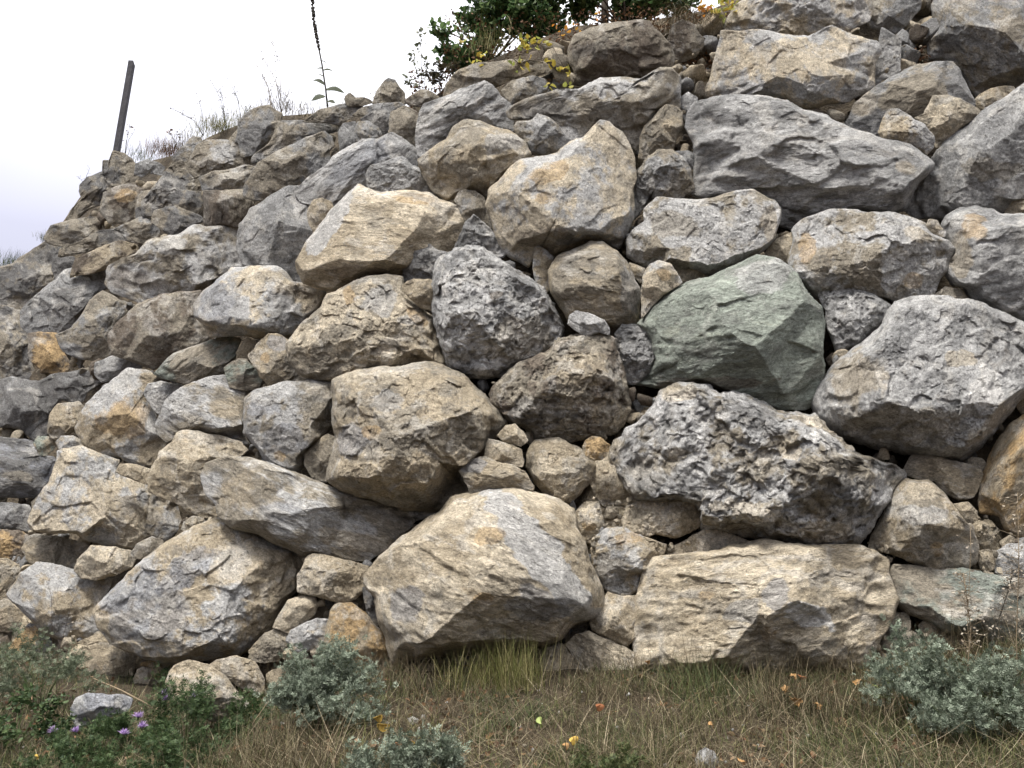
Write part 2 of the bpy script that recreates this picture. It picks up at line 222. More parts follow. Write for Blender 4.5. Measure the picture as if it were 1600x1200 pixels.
# ---------------------------------------------------------------- the stones of the wall
# colour texture | outline | ridge points x,y,height | colour patches | label     (read off the photograph, laid out on the battered wall face)
STONES = """
Gl r|1130,46 1138,28 1150,8 1185,-15 1300,-30 1350,-25 1364,10 1358,36 1322,50 1300,48 1262,64 1200,58 1150,60|1170,20,20 1300,10,30|p 1345,8 8 26 -25|light grey flat-faced slab at the top edge with a pale white streak
Gl r|1127,47 1160,50 1197,47 1228,55 1262,58 1300,38 1318,48 1345,58 1372,65 1377,78 1365,100 1362,137 1335,152 1317,161 1295,162 1277,171 1250,171 1232,155 1200,148 1150,154 1101,150 1111,118 1122,70|1125,118,30 1175,105,65 1200,85,40 1270,125,60 1350,105,40 1240,70,45|l 1215,85 40 18 0;l 1290,100 30 20 0|big cracked pale block high on the right under the white-streaked slab
gw r|1355,25 1365,-20 1440,-25 1438,15 1412,45 1398,54 1378,46 1356,42|1385,20,20||grey rough rock at the top edge, right of the white-streaked slab
Gg r|1372,62 1378,42 1395,52 1408,60 1407,110 1400,117 1380,124 1365,135 1365,100 1377,78|1390,62,12||narrow grey slab standing on end beside the big cracked pale block
gw r|1450,70 1462,45 1458,10 1470,-25 1625,-25 1625,132 1585,132 1560,136 1527,152 1518,138 1503,112 1488,97 1452,95|1480,60,40 1530,80,75 1600,70,90 1500,20,40 1590,10,50|d 1480,70 20 20 0|very large dark grey boulder cut by the top right corner
wg s-15|1317,197 1330,175 1337,160 1352,148 1375,130 1395,119 1435,101 1487,96 1500,110 1505,128 1522,157 1524,172 1480,182 1440,190 1425,192 1395,210 1370,217 1350,208|1450,148,45 1400,150,35 1350,185,25 1490,138,35|b 1350,165 20 20 0|long wedge-shaped grey and tan rock under the standing narrow slab
bG r|1373,207 1380,185 1388,171 1403,169 1420,180 1445,195 1460,213 1458,230 1448,243 1425,228 1400,222 1380,219|1393,208,20 1425,212,28 1450,215,20||small tan block resting on the right end of the long grey slab
lw r|1428,184 1444,178 1450,165 1458,150 1480,149 1500,154 1532,172 1531,182 1500,200 1475,230 1462,230 1456,214 1445,196|1470,165,15 1500,172,22 1480,195,20||cream angular stone next to the small tan block, high on the right
wb r|1522,158 1530,148 1548,138 1570,134 1584,135 1587,142 1565,162 1540,176 1528,172|1550,155,12||brownish small stone wedged below the corner boulder, beside the cream angular stone
gG r|1625,120 1600,132 1555,160 1532,175 1507,197 1475,222 1457,247 1440,275 1420,295 1409,325 1430,337 1480,342 1550,342 1574,332 1582,314 1625,308|1450,272,50 1510,282,90 1580,272,95 1600,200,70 1530,215,40|w 1550,265 40 15 0|large grey boulder leaning at the right edge with a deep dark underside
gG s-8|1085,162 1115,153 1150,150 1200,148 1232,158 1257,174 1290,180 1320,195 1350,207 1370,217 1417,225 1440,242 1456,256 1450,268 1430,285 1412,326 1390,334 1330,332 1270,342 1240,362 1215,352 1200,312 1150,302 1100,308 1082,302 1084,267 1086,225 1073,200|1105,268,50 1180,276,80 1260,266,95 1325,278,95 1400,270,70 1438,262,25 1150,175,30 1250,200,50|d 1128,187 15 6 0;b 1415,262 16 9 20|widest grey slab, upper right, with a small rectangular hole in its face
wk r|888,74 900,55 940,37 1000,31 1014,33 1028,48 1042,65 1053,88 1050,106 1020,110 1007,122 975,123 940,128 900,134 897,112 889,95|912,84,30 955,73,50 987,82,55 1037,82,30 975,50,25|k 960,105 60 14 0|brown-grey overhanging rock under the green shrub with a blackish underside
kw r|1045,96 1043,60 1052,38 1065,29 1085,40 1100,62 1098,75 1085,90 1062,100|1070,60,20 1075,80,15||brown upright stone between hanging roots and dead leaves
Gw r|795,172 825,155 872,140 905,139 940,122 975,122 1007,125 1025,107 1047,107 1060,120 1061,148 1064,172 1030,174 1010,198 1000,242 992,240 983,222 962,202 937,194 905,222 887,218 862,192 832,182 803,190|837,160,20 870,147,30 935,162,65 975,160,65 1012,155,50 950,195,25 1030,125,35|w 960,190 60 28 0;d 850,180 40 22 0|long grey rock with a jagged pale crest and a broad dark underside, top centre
gG r|1062,152 1075,143 1090,152 1091,165 1078,187 1070,190 1062,172|1076,165,10||pocket-size grey stone touching the upper left corner of the widest slab
gw r|783,142 800,125 830,118 850,124 858,138 835,151 812,162 797,168|815,145,12||small flat grey stone beneath the yellow-leaved creeper
wb r|692,150 700,130 715,110 737,100 800,93 850,96 862,112 845,121 800,125 780,135 760,140 725,144 700,158|740,118,20 800,108,20||flat brown rock below the green shrub, left of the creeper
gG s-25|755,127 768,132 782,150 797,162 805,180 803,208 785,202 770,199 757,190 722,187 700,216 675,234 652,248 649,217 652,200 656,175 665,162 687,153 732,136|717,178,25 700,198,38 755,165,45 690,185,30 660,215,18|g 700,170 30 15 -20|blue-grey rock with a scooped ledge, directly above the round tan boulder
wg r|803,200 808,190 830,187 840,177 858,184 872,196 882,210 891,220 887,230 870,244 850,242 830,237 818,222 807,211|824,198,15 860,205,28 850,225,15|G 835,188 14 6 0|rounded grey-brown stone with a pale rim in front of the long jagged rock
bw r|652,250 667,237 697,217 706,200 725,187 750,187 770,197 795,205 815,220 830,240 815,256 795,270 775,290 764,312 735,302 700,315 680,300 665,278|668,260,25 700,253,60 760,250,70 800,240,40 705,290,40 760,290,30 740,200,15|G 790,225 25 15 0|round tan boulder in the upper middle, left of the golden boulder
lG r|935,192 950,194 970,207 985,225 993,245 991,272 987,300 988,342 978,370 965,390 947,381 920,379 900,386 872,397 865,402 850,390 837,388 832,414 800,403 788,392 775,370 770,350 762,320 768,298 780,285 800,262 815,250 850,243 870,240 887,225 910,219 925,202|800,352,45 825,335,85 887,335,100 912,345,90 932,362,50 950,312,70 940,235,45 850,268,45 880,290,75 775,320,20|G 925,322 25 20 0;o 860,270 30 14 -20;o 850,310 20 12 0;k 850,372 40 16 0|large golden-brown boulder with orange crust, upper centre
gw p|990,287 996,266 1010,248 1030,234 1050,235 1068,250 1080,268 1084,300 1060,310 1040,308 1020,312 1003,327 990,348 986,320|1008,275,30 1050,272,35 1030,300,22 1020,250,18||pitted grey stone between the golden boulder and the widest slab
bw r|1030,172 1040,165 1057,167 1067,175 1068,197 1056,220 1052,237 1030,236 1015,250 997,250 1000,217 1007,197|1035,198,28 1015,225,15||small yellowish stone over the pitted grey one, left of the widest slab
gd r|1054,237 1075,235 1086,240 1084,265 1076,264 1066,250|1072,248,6||thumb-size dark grey stone filling the joint left of the widest slab
Gw r|980,374 990,357 1005,345 1005,325 1025,307 1050,310 1082,312 1112,309 1150,300 1175,298 1197,310 1212,315 1221,327 1219,350 1212,372 1200,385 1182,399 1162,410 1125,428 1110,434 1085,424 1050,420 1010,418 980,402|1040,370,70 1004,358,50 1100,380,92 1102,358,80 1150,368,75 1185,378,40 1022,330,25 1095,335,52 1195,325,22 1160,330,40|w 1055,352 40 18 8;b 1203,350 12 25 0|grey angular block with a flat pale top, resting on the green boulder
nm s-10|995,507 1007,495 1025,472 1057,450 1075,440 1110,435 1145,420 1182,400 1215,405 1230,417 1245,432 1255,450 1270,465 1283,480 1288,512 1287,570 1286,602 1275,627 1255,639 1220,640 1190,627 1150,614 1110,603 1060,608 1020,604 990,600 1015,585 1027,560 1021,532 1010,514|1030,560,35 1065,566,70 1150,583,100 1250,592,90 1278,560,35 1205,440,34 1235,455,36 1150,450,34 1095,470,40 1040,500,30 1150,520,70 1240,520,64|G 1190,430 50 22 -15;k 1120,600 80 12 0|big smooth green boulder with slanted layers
gG p|960,520 972,507 1000,510 1017,515 1022,525 1020,540 1028,557 1017,581 997,597 982,602 974,587 969,562 961,540|985,560,28 1005,535,18 1005,570,18||small grey knobbly stone tucked against the left tip of the green boulder
bw s8|857,425 872,400 900,387 922,377 942,379 962,392 975,407 988,430 998,450 998,490 994,510 972,511 955,524 930,512 905,510 887,502 875,480 862,455|870,458,20 900,475,45 932,482,60 962,462,58 962,420,45 905,420,45 988,490,15 935,400,25|g 980,460 16 40 0|round tan boulder with fine level layers and a grey right flank
Gg r|886,506 890,492 900,485 920,489 945,500 953,513 951,524 935,519 922,525 907,522|900,500,10 930,508,14||pale grey flat chock stone under the layered round boulder
bG r|835,388 842,384 853,390 866,402 860,420 858,452 853,458 837,441 832,420|847,400,10||tan finger-shaped stone left of the layered round boulder
bo r|982,410 995,414 1008,419 1008,436 1000,444 990,433|996,425,8||small orange-tan wedge right of the layered round boulder
lG r|1006,425 1015,413 1030,407 1046,412 1058,427 1066,443 1052,451 1037,461 1020,477 1002,500 1002,450|1020,452,20 1042,440,20 1030,420,12|o 1038,428 12 8 40|cream stone on the upper left shoulder of the green boulder
lo r|1056,420 1060,408 1067,404 1085,414 1105,424 1111,434 1100,440 1075,443 1064,443|1078,427,12||triangular peach-coloured stone on top of the green boulder
lw r|1195,400 1200,385 1215,372 1238,363 1243,370 1241,384 1231,408 1225,413|1218,385,14||small pinkish-tan stone between the flat-topped block and the grey boulder
Gw r|1230,408 1240,382 1238,360 1257,342 1300,330 1340,329 1400,332 1425,343 1442,350 1456,366 1478,376 1489,388 1477,408 1477,422 1463,437 1455,462 1435,464 1412,470 1400,474 1385,466 1360,462 1325,458 1300,458 1282,465 1272,469 1255,452 1245,430|1250,422,40 1272,418,60 1307,425,70 1335,423,75 1362,435,80 1397,445,72 1425,457,25 1457,410,45 1340,365,55 1280,355,30|o 1260,392 12 20 10;o 1426,442 16 12 0;b 1430,365 20 10 30|big rounded grey boulder with two ochre stains, right of the green one
lp r|1447,352 1452,341 1465,344 1471,355 1479,362 1477,372 1462,368 1452,362|1460,355,7||small whitish chip between the two big rounded grey boulders on the right
Gg s-12|1470,352 1477,337 1500,326 1525,323 1550,326 1567,335 1600,336 1625,336 1625,505 1600,507 1575,496 1550,488 1520,474 1505,450 1485,446 1475,425 1478,408 1487,392|1507,436,50 1560,445,85 1605,438,95 1520,360,45 1580,370,65|o 1522,352 20 22 0;b 1500,400 16 30 0|large grey boulder at the right edge with a yellow crust patch
lb r|1570,332 1575,315 1590,308 1625,305 1625,340 1575,338|1600,320,10||smooth pink-beige stone on the right edge above the yellow-crusted boulder
gG p|1278,462 1285,452 1295,445 1322,442 1340,452 1370,462 1391,478 1388,491 1375,508 1350,532 1340,542 1305,552 1297,525 1290,502 1289,485|1335,495,25 1305,528,28 1365,490,18 1320,465,20||medium light grey stone between the green boulder and the huge right boulder
bl r|1410,474 1425,465 1462,459 1476,448 1500,452 1512,464 1520,476 1480,470 1430,474|1470,463,6||row of crumbly tan fragments on top of the huge right boulder
Gg r|1387,490 1400,475 1417,471 1437,467 1465,464 1517,470 1550,482 1575,495 1600,507 1625,515 1625,598 1600,612 1575,642 1555,666 1537,688 1510,714 1500,720 1475,714 1425,709 1400,704 1345,690 1315,679 1300,671 1282,652 1274,630 1287,597 1307,572 1335,545 1360,527 1380,503|1305,595,25 1387,562,85 1475,585,110 1522,645,95 1565,612,65 1400,640,75 1455,682,50 1600,555,70 1330,650,45 1440,510,55|b 1338,590 38 40 -30;p 1540,608 24 34 20;b 1560,655 60 14 -40;l 1500,560 22 12 0;w 1400,660 80 30 0|huge pale grey boulder filling the right side at mid height
bo s-50|1600,650 1625,643 1625,850 1590,838 1570,826 1562,806 1530,802 1529,775 1537,737 1555,695 1576,662|1560,755,40 1605,740,65 1585,800,35||tall golden-tan boulder cut by the right edge
bw s5|1412,732 1418,718 1425,710 1455,711 1500,722 1525,728 1537,740 1531,757 1520,776 1497,782 1475,771 1460,752 1440,750 1420,744|1440,736,15 1505,760,28 1480,740,20||olive-tan brick-shaped stone below the huge right boulder
wb r|1395,767 1417,750 1450,750 1465,762 1480,775 1500,800 1517,820 1526,850 1524,876 1505,889 1465,893 1425,878 1387,865 1359,857 1362,837 1380,800|1420,820,50 1487,832,50 1450,822,62 1502,872,20 1410,858,40 1450,775,25|o 1466,860 12 14 0;G 1440,805 40 14 5;l 1440,768 30 14 0|triangular boulder with grey crown and orange spots, lower right
Gw p|955,722 960,700 975,680 987,665 1005,655 1020,640 1040,612 1065,602 1100,604 1122,617 1145,614 1170,620 1192,632 1215,645 1250,648 1270,652 1290,667 1315,690 1342,712 1387,722 1412,738 1392,762 1388,778 1370,802 1360,826 1340,849 1300,853 1260,852 1245,842 1180,838 1137,832 1097,822 1095,800 1085,787 1065,779 1030,782 1000,782 984,764|1000,755,40 1030,742,95 1070,745,115 1150,748,135 1260,775,130 1312,755,110 1340,808,60 1030,670,60 1100,650,55 1200,690,85 1280,700,75 1250,825,60 1100,800,50 975,710,25|p 1128,649 14 8 0;p 1022,655 9 5 0;l 1062,614 28 12 -15;l 1285,660 30 12 20;l 1290,830 40 16 0;l 1065,708 20 8 0;w 1000,740 24 30 30;g 1170,650 50 24 20;g 1060,760 60 16 10;d 1320,760 34 24 0;d 1170,650 34 14 10;l 1180,800 50 14 10;l 1230,700 20 12 30|massive heavily pitted grey boulder with white flecks, right of centre
wk p|765,618 775,602 800,573 815,565 850,552 865,542 875,530 910,522 937,516 948,525 961,533 961,546 973,575 977,600 982,625 984,642 962,677 940,682 910,684 892,692 872,684 842,682 825,669 800,662 790,652 768,630|815,633,42 870,633,78 900,640,75 955,625,40 870,572,45 930,560,35 800,600,25|d 850,645 60 22 0;b 900,580 50 25 0;b 950,650 30 30 0|brown rough pitted boulder in the centre above the heart-shaped stone
lb r|835,687 872,685 900,697 920,710 931,725 925,750 910,766 892,786 875,794 862,788 845,766 832,750 824,730 825,705|862,722,35 845,745,25 882,770,25 915,738,22 900,710,20|b 895,730 20 20 0|heart-shaped cream stone in the lower centre
bl r|757,716 759,698 763,685 785,691 800,695 815,702 820,720 816,731 800,727 775,721|790,707,10||tan flat stone, middle one of the small pile left of the heart-shaped stone
wb s5|717,736 725,727 737,717 757,714 780,722 800,727 820,737 836,760 832,768 807,767 762,764 745,769 735,771 727,757|733,748,10 762,750,22 805,752,18|u 740,728 20 10 0|bluish-tipped flat stone at the bottom of the small pile left of the heart
lb r|777,681 790,665 805,662 818,674 825,688 815,698 800,695 785,688|802,680,10||small cream stone at the top of the pile left of the heart-shaped stone
ob r|911,700 913,688 925,681 938,683 946,690 954,695 951,708 940,719 925,719 915,711|932,700,10||small yellow-brown stone right above the heart-shaped stone's shoulder
bl r|935,712 955,705 972,738 988,765 1002,780 990,795 965,788 945,792 930,777 922,752 927,730|950,745,15||crumbly tan lump at the left foot of the pitted grey boulder
lb r|970,811 980,792 1000,782 1025,780 1065,776 1084,785 1098,800 1098,820 1080,832 1055,841 1025,834 1015,838 990,832 975,823|990,808,20 1050,812,32 1085,805,20 1020,795,18|w 1005,805 20 14 0|oblong cream stone under the pitted grey boulder
lb r|896,808 900,797 915,783 935,784 941,800 944,820 940,834 925,851 910,849 904,836 896,826|918,810,15|o 920,820 12 8 30|rough yellowish stone between heart-shaped and oblong cream stones
bl r|941,800 950,790 965,792 967,803 955,812 943,809|954,800,6||tiny tan pebble between the rough yellowish and oblong cream stones
bG r|922,858 932,838 950,825 975,824 995,835 1025,845 1041,851 1036,866 1020,882 1000,899 997,922 972,932 950,923 935,906 926,880|942,893,20 1000,878,32 965,850,20|o 975,842 20 10 0;g 955,885 26 26 0|grey-faced stone with an orange top, left of the long tan block
lb r|1042,858 1070,845 1100,827 1130,827 1152,838 1178,848 1152,863 1130,873 1100,878 1060,881 1046,871|1060,864,15 1110,860,22||flat crumbly cream stone lying on the long tan block
bl s-5|1000,920 1010,892 1025,875 1050,868 1100,862 1150,852 1200,844 1225,847 1275,853 1340,851 1370,859 1388,875 1386,897 1391,915 1401,937 1393,957 1375,987 1357,1017 1348,1044 1280,1052 1200,1052 1100,1050 1000,1042 995,982 996,950|1040,896,50 1150,884,60 1250,872,60 1340,880,50 1375,935,40 1100,1010,70 1250,1018,76 1335,1005,60 1040,1005,40 1180,930,75|u 1213,935 20 34 10;g 1165,955 30 20 0;p 1260,962 40 18 20;o 1200,992 14 12 0;o 1100,930 20 8 0;w 1250,1010 60 14 0|long massive tan block at the foot of the wall, right of centre
mw s6|1392,900 1396,882 1440,884 1470,890 1505,887 1540,895 1575,903 1625,910 1625,1005 1590,1008 1545,1003 1522,997 1492,990 1475,989 1457,974 1420,960 1400,944|1450,925,40 1530,935,62 1600,955,65 1500,972,40|w 1450,900 40 14 0|greenish-grey layered boulder in the lower right corner
Gp r|1552,862 1575,851 1600,849 1625,847 1625,912 1575,904 1556,895 1550,877|1590,875,14||small light grey stone at the right edge above the greenish layered boulder
bw r|1490,787 1512,784 1527,798 1527,815 1512,817 1500,803|1510,798,8||tan nugget behind the triangular boulder's right shoulder
bw r|1516,821 1530,812 1545,820 1556,840 1548,852 1535,854 1527,850|1537,833,10||crumbling brown stone right of the triangular boulder
lb r|1527,861 1545,857 1556,870 1554,890 1540,897 1530,886|1541,875,8||little tan crumb pile at the triangular boulder's right foot
bw r|1397,957 1417,957 1423,972 1423,988 1400,1009 1375,1023 1358,1030 1364,1008 1380,985|1400,980,15||tan stone leaning on the right end of the long tan block
wb r|1434,977 1445,967 1465,972 1479,990 1476,1007 1455,1005 1440,992|1457,985,10||grey-tan cobble peeping out above the right silvery bush
bl r|1478,994 1500,990 1515,1000 1535,1003 1539,1017 1510,1024 1485,1020|1505,1006,8||pinkish-tan cobble under the layered boulder, beside the right silvery bush
bl s20|745,768 762,762 800,764 835,768 870,778 896,797 900,826 915,850 927,885 937,915 937,945 927,964 895,977 880,1000 850,1012 800,1012 750,1014 732,1017 650,1027 617,1037 606,995 592,965 587,932 569,915 570,897 590,872 625,840 650,825 687,800 705,778|620,885,50 700,825,55 770,785,60 830,862,110 890,932,85 850,985,60 750,975,95 650,992,60 895,850,50 665,1015,40 622,1008,25 750,860,90|P 840,864 128 29 53;u 840,940 42 28 10;u 640,945 26 30 0;o 765,838 26 12 -20;o 757,935 12 8 0;w 640,990 26 20 0|biggest tan boulder, bottom centre, with a slanting pale grey vein
Gw s25|320,745 325,725 355,716 390,715 420,724 475,745 550,771 600,787 650,793 690,796 675,808 650,812 643,822 615,850 600,864 575,877 535,875 500,865 475,868 450,857 425,849 400,834 365,827 342,807 340,790 325,770|420,733,30 550,783,45 640,800,35 345,740,20 450,830,60 525,815,78 580,828,62 400,800,50 370,770,40|b 550,845 50 20 10;b 370,765 26 30 0;u 440,800 26 14 0|long grey slab sloping down to the right, lower left of centre
wb r|522,620 522,598 550,586 587,577 637,573 665,568 700,577 725,588 738,602 760,622 777,637 796,660 785,672 776,686 760,690 757,712 737,719 717,735 722,752 736,771 700,789 675,795 637,793 600,789 562,774 530,757 515,750 516,735 522,707 527,682 519,645|540,742,38 575,727,82 617,715,112 655,707,122 725,722,65 750,698,50 560,615,60 650,605,75 710,640,85 760,650,40 530,650,25|u 553,688 22 26 0;o 580,675 14 10 0;l 580,590 50 12 0;g 600,625 30 14 0;w 735,690 30 30 0|great brown-grey boulder at the centre left with a dark hollow underside
bw r|476,710 492,690 512,677 526,684 525,707 518,735 512,755 500,753 485,744 476,727|500,710,14||upright tan stone propped against the great central boulder's left side
wG r|380,645 382,622 400,610 420,605 445,596 480,593 522,598 527,617 522,640 525,664 510,678 492,692 479,706 477,727 465,739 437,729 420,722 400,699 382,679|407,668,28 448,715,38 485,685,42 432,630,45 460,655,62 500,620,30|u 445,682 34 30 20;u 415,640 30 14 0;o 438,714 12 8 20;l 500,612 22 8 0|squarish blue-grey and tan boulder left of the great central boulder
lw r|452,537 465,517 477,500 500,480 510,460 540,447 575,432 607,429 628,436 633,460 660,482 678,496 683,525 688,550 702,577 665,571 635,576 580,581 550,590 520,594 475,589 455,563|462,555,28 500,560,62 540,568,62 575,562,72 640,517,62 540,475,50 587,487,75 675,560,25 600,445,25|o 545,461 10 14 0;G 590,470 30 22 0;G 640,500 20 10 0;b 640,550 50 20 0;o 650,495 20 8 40|broad cream-tan boulder left of the pitted blue-grey one
bk r|628,445 636,439 650,436 670,436 682,442 680,470 678,487 657,481 640,466 629,456|655,455,14||small brown stone lodged on the broad cream-tan boulder
gd r|629,412 640,392 652,380 670,381 684,390 703,397 692,415 681,427 679,441 650,438 630,442|650,398,22 675,398,20 660,425,15||small dark grey stone wedged below the creamy sunlit-looking boulder
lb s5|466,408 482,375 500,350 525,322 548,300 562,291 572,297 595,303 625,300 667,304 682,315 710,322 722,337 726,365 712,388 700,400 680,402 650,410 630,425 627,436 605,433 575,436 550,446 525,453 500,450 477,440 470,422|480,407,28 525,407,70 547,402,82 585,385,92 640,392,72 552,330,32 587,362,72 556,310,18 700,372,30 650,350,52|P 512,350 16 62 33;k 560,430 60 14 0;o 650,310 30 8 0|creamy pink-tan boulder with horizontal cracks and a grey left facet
Gg p|680,425 687,407 702,395 732,386 757,386 775,400 800,420 815,430 832,440 850,456 860,468 868,485 878,500 880,516 866,543 850,552 825,564 800,575 775,589 745,592 725,587 702,574 688,550 682,520 677,475 678,442|688,538,15 704,523,48 727,528,78 770,495,102 785,472,97 800,445,50 730,415,40 832,480,50 715,465,50 750,550,60|w 810,530 50 40 0;k 775,462 10 6 0|blue-grey pitted boulder shaped like a molar, centre
gG p|710,394 712,380 727,347 740,335 755,347 775,367 791,397 785,404 775,402 762,389 732,388|740,365,12||jagged grey triangular stone on top of the molar-shaped boulder
wg r|710,313 716,300 728,296 742,298 756,307 763,325 772,364 755,350 740,338 725,347 721,334|740,318,12||brownish-grey stone above the jagged triangular one
gG r|378,388 380,352 398,330 415,317 432,305 450,297 475,298 476,320 482,332 486,350 494,362 483,380 468,407 473,437 450,434 425,419 400,417 385,412|425,388,48 447,393,48 430,328,25 467,360,28 400,360,25|d 435,400 26 14 20|tall rough grey boulder left of the creamy pink-tan one
lb r|482,326 490,315 503,311 515,317 520,328 506,346 493,364 485,351 481,336|500,332,10||small cream stone in the notch between grey and creamy boulders
Gg s-30|472,298 487,277 512,260 522,247 565,222 587,222 607,211 620,219 640,232 651,245 652,258 640,262 625,250 590,265 580,292 562,293 550,300 535,316 520,318 495,314 480,310|520,287,35 578,265,45 612,237,35 560,250,38 630,250,15|u 560,255 50 22 -30|elongated blue-grey rock slanting up to the right, upper left of centre
gG r|578,273 585,260 607,255 628,247 643,260 661,267 667,282 677,302 650,305 587,301 580,288|610,275,20 640,270,25||grey blocky stone under the right end of the elongated blue-grey rock
gw r|387,302 390,285 400,268 407,255 432,240 475,220 500,212 513,218 516,232 508,240 513,252 508,265 488,278 473,298 430,306 400,308|420,275,25 480,250,28 450,270,28||rough grey rock left of the elongated blue-grey one
wg r|398,254 400,240 424,224 433,205 438,192 462,190 482,192 507,190 531,195 526,205 500,212 475,218 445,236 425,244|440,205,15 490,198,12||dark flat rock stepped behind the rough grey rock, below the mullein
wg r|372,215 375,190 388,178 402,171 420,168 438,180 433,200 423,222 400,236 380,242|405,195,18||brownish-grey rock on the skyline left of the mullein
wg r|478,189 500,172 525,165 550,161 564,165 560,176 532,194 507,191|520,175,8||thin brown ledge stone directly below the mullein stalk
wg r|553,180 570,167 595,162 620,160 633,167 620,173 600,178 575,182|595,168,5||flat ledge stone beneath the pointed skyline stone
dg m|532,237 529,207 537,195 555,191 558,207 552,233 537,243|543,210,10||dark smooth upright stone in the joint right of the flat ledge rock
wg r|553,235 556,207 560,192 575,191 590,200 598,215 588,226 570,230|575,210,12||grey-brown wedge beside the dark smooth upright stone
gd r|565,187 587,172 612,169 612,190 606,211 597,214 582,202 571,193|592,190,12||squat dark grey stone under the flat skyline ledge
wk r|609,212 611,190 613,177 632,169 650,177 656,187 655,200 647,210 651,237 640,234 620,222|632,195,15||brown upright block left of the scooped blue-grey rock
wg r|584,161 590,142 598,132 607,124 617,127 630,145 633,162 610,165|610,143,14||pointed brown-grey stone standing on the skyline
wk r|540,152 548,146 556,153 570,152 584,160 560,166 543,165|555,158,5||little brown lump on the skyline right of the mullein
wk r|630,157 645,148 655,140 668,140 685,150 692,162 660,168 640,166|660,152,8||brown crumbly stone on the skyline left of the green shrub
wd r|128,297 128,288 140,277 160,270 161,254 172,254 174,240 190,243 203,252 211,270 209,288 190,294 172,299 160,316 140,324 118,342 110,335 118,320 132,308|150,290,15 185,265,20||dark topmost stone under the leaning post
dg r|211,272 214,256 230,250 245,254 256,262 251,273 235,271 222,276|232,262,6||small dark stone right of the leaning post's foot
wd r|224,314 238,298 248,285 262,268 275,250 293,253 303,270 312,287 302,302 290,322 262,327 245,337 228,332|262,295,20||dark angular rock, upper left, below the tuft of yellow grass
wg r|270,246 283,232 300,215 313,217 316,229 306,244 298,256 278,252|293,235,8||small grey stone poking out between skyline grass tufts
wG r|299,263 301,248 310,230 325,222 355,221 375,229 402,242 402,264 375,262 357,267 320,272 310,277|340,245,20||wide grey-brown rock near the skyline, upper left
wg r|316,278 335,269 357,266 380,260 402,264 396,287 390,302 350,303 324,300|355,282,15||tan-grey ledge stone just above the shaded brown upright slab
wg r|356,223 365,210 375,198 388,190 378,215 385,235 372,230|370,215,8||slim stone on the skyline left of the mullein group
kw s80|321,300 350,300 392,298 394,315 386,335 381,353 365,352 345,347 330,352 322,347|350,315,20||brown upright slab with vertical streaks, upper left
wd r|266,306 280,298 312,300 315,318 306,335 290,330 275,326|290,310,10||grey-brown stone left of the streaked upright slab
dw r|240,346 245,330 260,325 275,324 290,330 311,338 315,346 291,356 283,366 272,369 255,359|272,345,14||small dark five-sided stone above the brown knobbly boulder
wg r|176,360 195,352 215,342 230,340 246,350 247,365 236,377 215,380 200,374 190,362|220,358,12||grey lumpy rock left of the dark five-sided stone
wk r|160,332 163,302 180,295 205,288 219,297 222,315 212,337 195,347 172,347|190,315,18|o 195,305 16 10 0|dark rust-tinged stone, upper left below the post
dw r|213,326 222,301 240,298 264,305 269,320 240,340 216,341|240,315,10||blackish stone right of the rust-tinged one
dw r|73,372 85,352 110,345 140,340 165,345 174,356 150,371 130,380 100,384 80,380|120,360,14||long dark stone on the far left skyline
dw r|98,400 100,386 130,376 155,362 185,358 201,373 180,384 150,387 120,397|145,375,10||dark flat stone under the long skyline stone at far left
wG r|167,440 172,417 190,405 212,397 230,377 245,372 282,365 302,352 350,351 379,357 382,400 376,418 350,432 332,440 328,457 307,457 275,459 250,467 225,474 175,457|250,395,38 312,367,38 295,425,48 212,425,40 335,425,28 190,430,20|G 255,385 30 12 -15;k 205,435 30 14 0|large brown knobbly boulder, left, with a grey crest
kb r|113,432 120,405 140,395 165,384 185,378 210,385 213,397 190,406 172,418 150,425 130,427|160,405,14||brown broken rock at far left between two dark stones
gd r|37,485 50,470 77,450 100,425 132,422 155,417 172,418 172,450 150,457 136,480 123,498 115,514 85,522 55,519 40,507|52,483,22 95,485,42 127,472,30 110,440,20||big dark grey slanting boulder at the far left
wg r|85,523 110,512 125,495 140,470 160,456 190,470 213,477 188,500 173,520 176,542 182,551 150,564 125,562 100,549|140,520,28 175,485,15||brown-grey broken rock between the slanting dark boulder and the speckled one
wk r|170,533 172,520 187,500 215,475 250,462 282,456 316,454 308,473 306,491 320,508 331,528 312,538 282,552 250,572 240,579 220,569 176,552|282,520,32 187,540,18 240,515,48 215,560,15||brown speckled boulder left of the blue-and-cream one
lG r|304,480 320,455 350,430 362,420 400,414 432,415 448,427 458,440 505,445 511,460 501,480 476,500 470,516 452,529 400,529 375,524 350,524 330,527 320,508 305,495|322,498,28 375,494,62 400,500,68 467,508,25 430,465,48 350,450,28|u 335,475 32 34 0;w 430,430 30 10 0;k 470,455 30 10 0|cream boulder with a blue-grey left end, left of centre
mw s-35|240,584 255,567 272,552 285,548 320,535 355,523 376,531 371,546 368,560 353,575 350,587 315,600 287,601 260,592|258,580,10 295,565,38 332,560,38 362,555,15 335,540,18||greenish wedge-shaped stone under the speckled boulder
bw r|369,551 378,535 388,527 400,534 402,546 390,562 378,565 370,561|385,545,10||small tan stone at the tip of the greenish wedge
nw s-10|351,575 360,566 373,560 386,560 393,570 402,578 410,590 406,606 385,610 375,609 358,605|380,582,14||small pale green-striped stone below the greenish wedge
bw r|388,556 398,545 405,534 420,522 440,523 453,532 457,560 476,578 501,589 482,597 445,599 422,603 406,590 397,572|415,568,20 447,568,32 435,540,18|u 433,538 15 12 20;o 415,560 10 10 0|tan stone with a lilac-blue cap, left of the broad cream-tan boulder
gG r|148,567 175,555 205,554 221,566 221,578 190,584 175,594 158,599 148,585|185,570,12||grey flat stone on the left above the orange-tan boulder
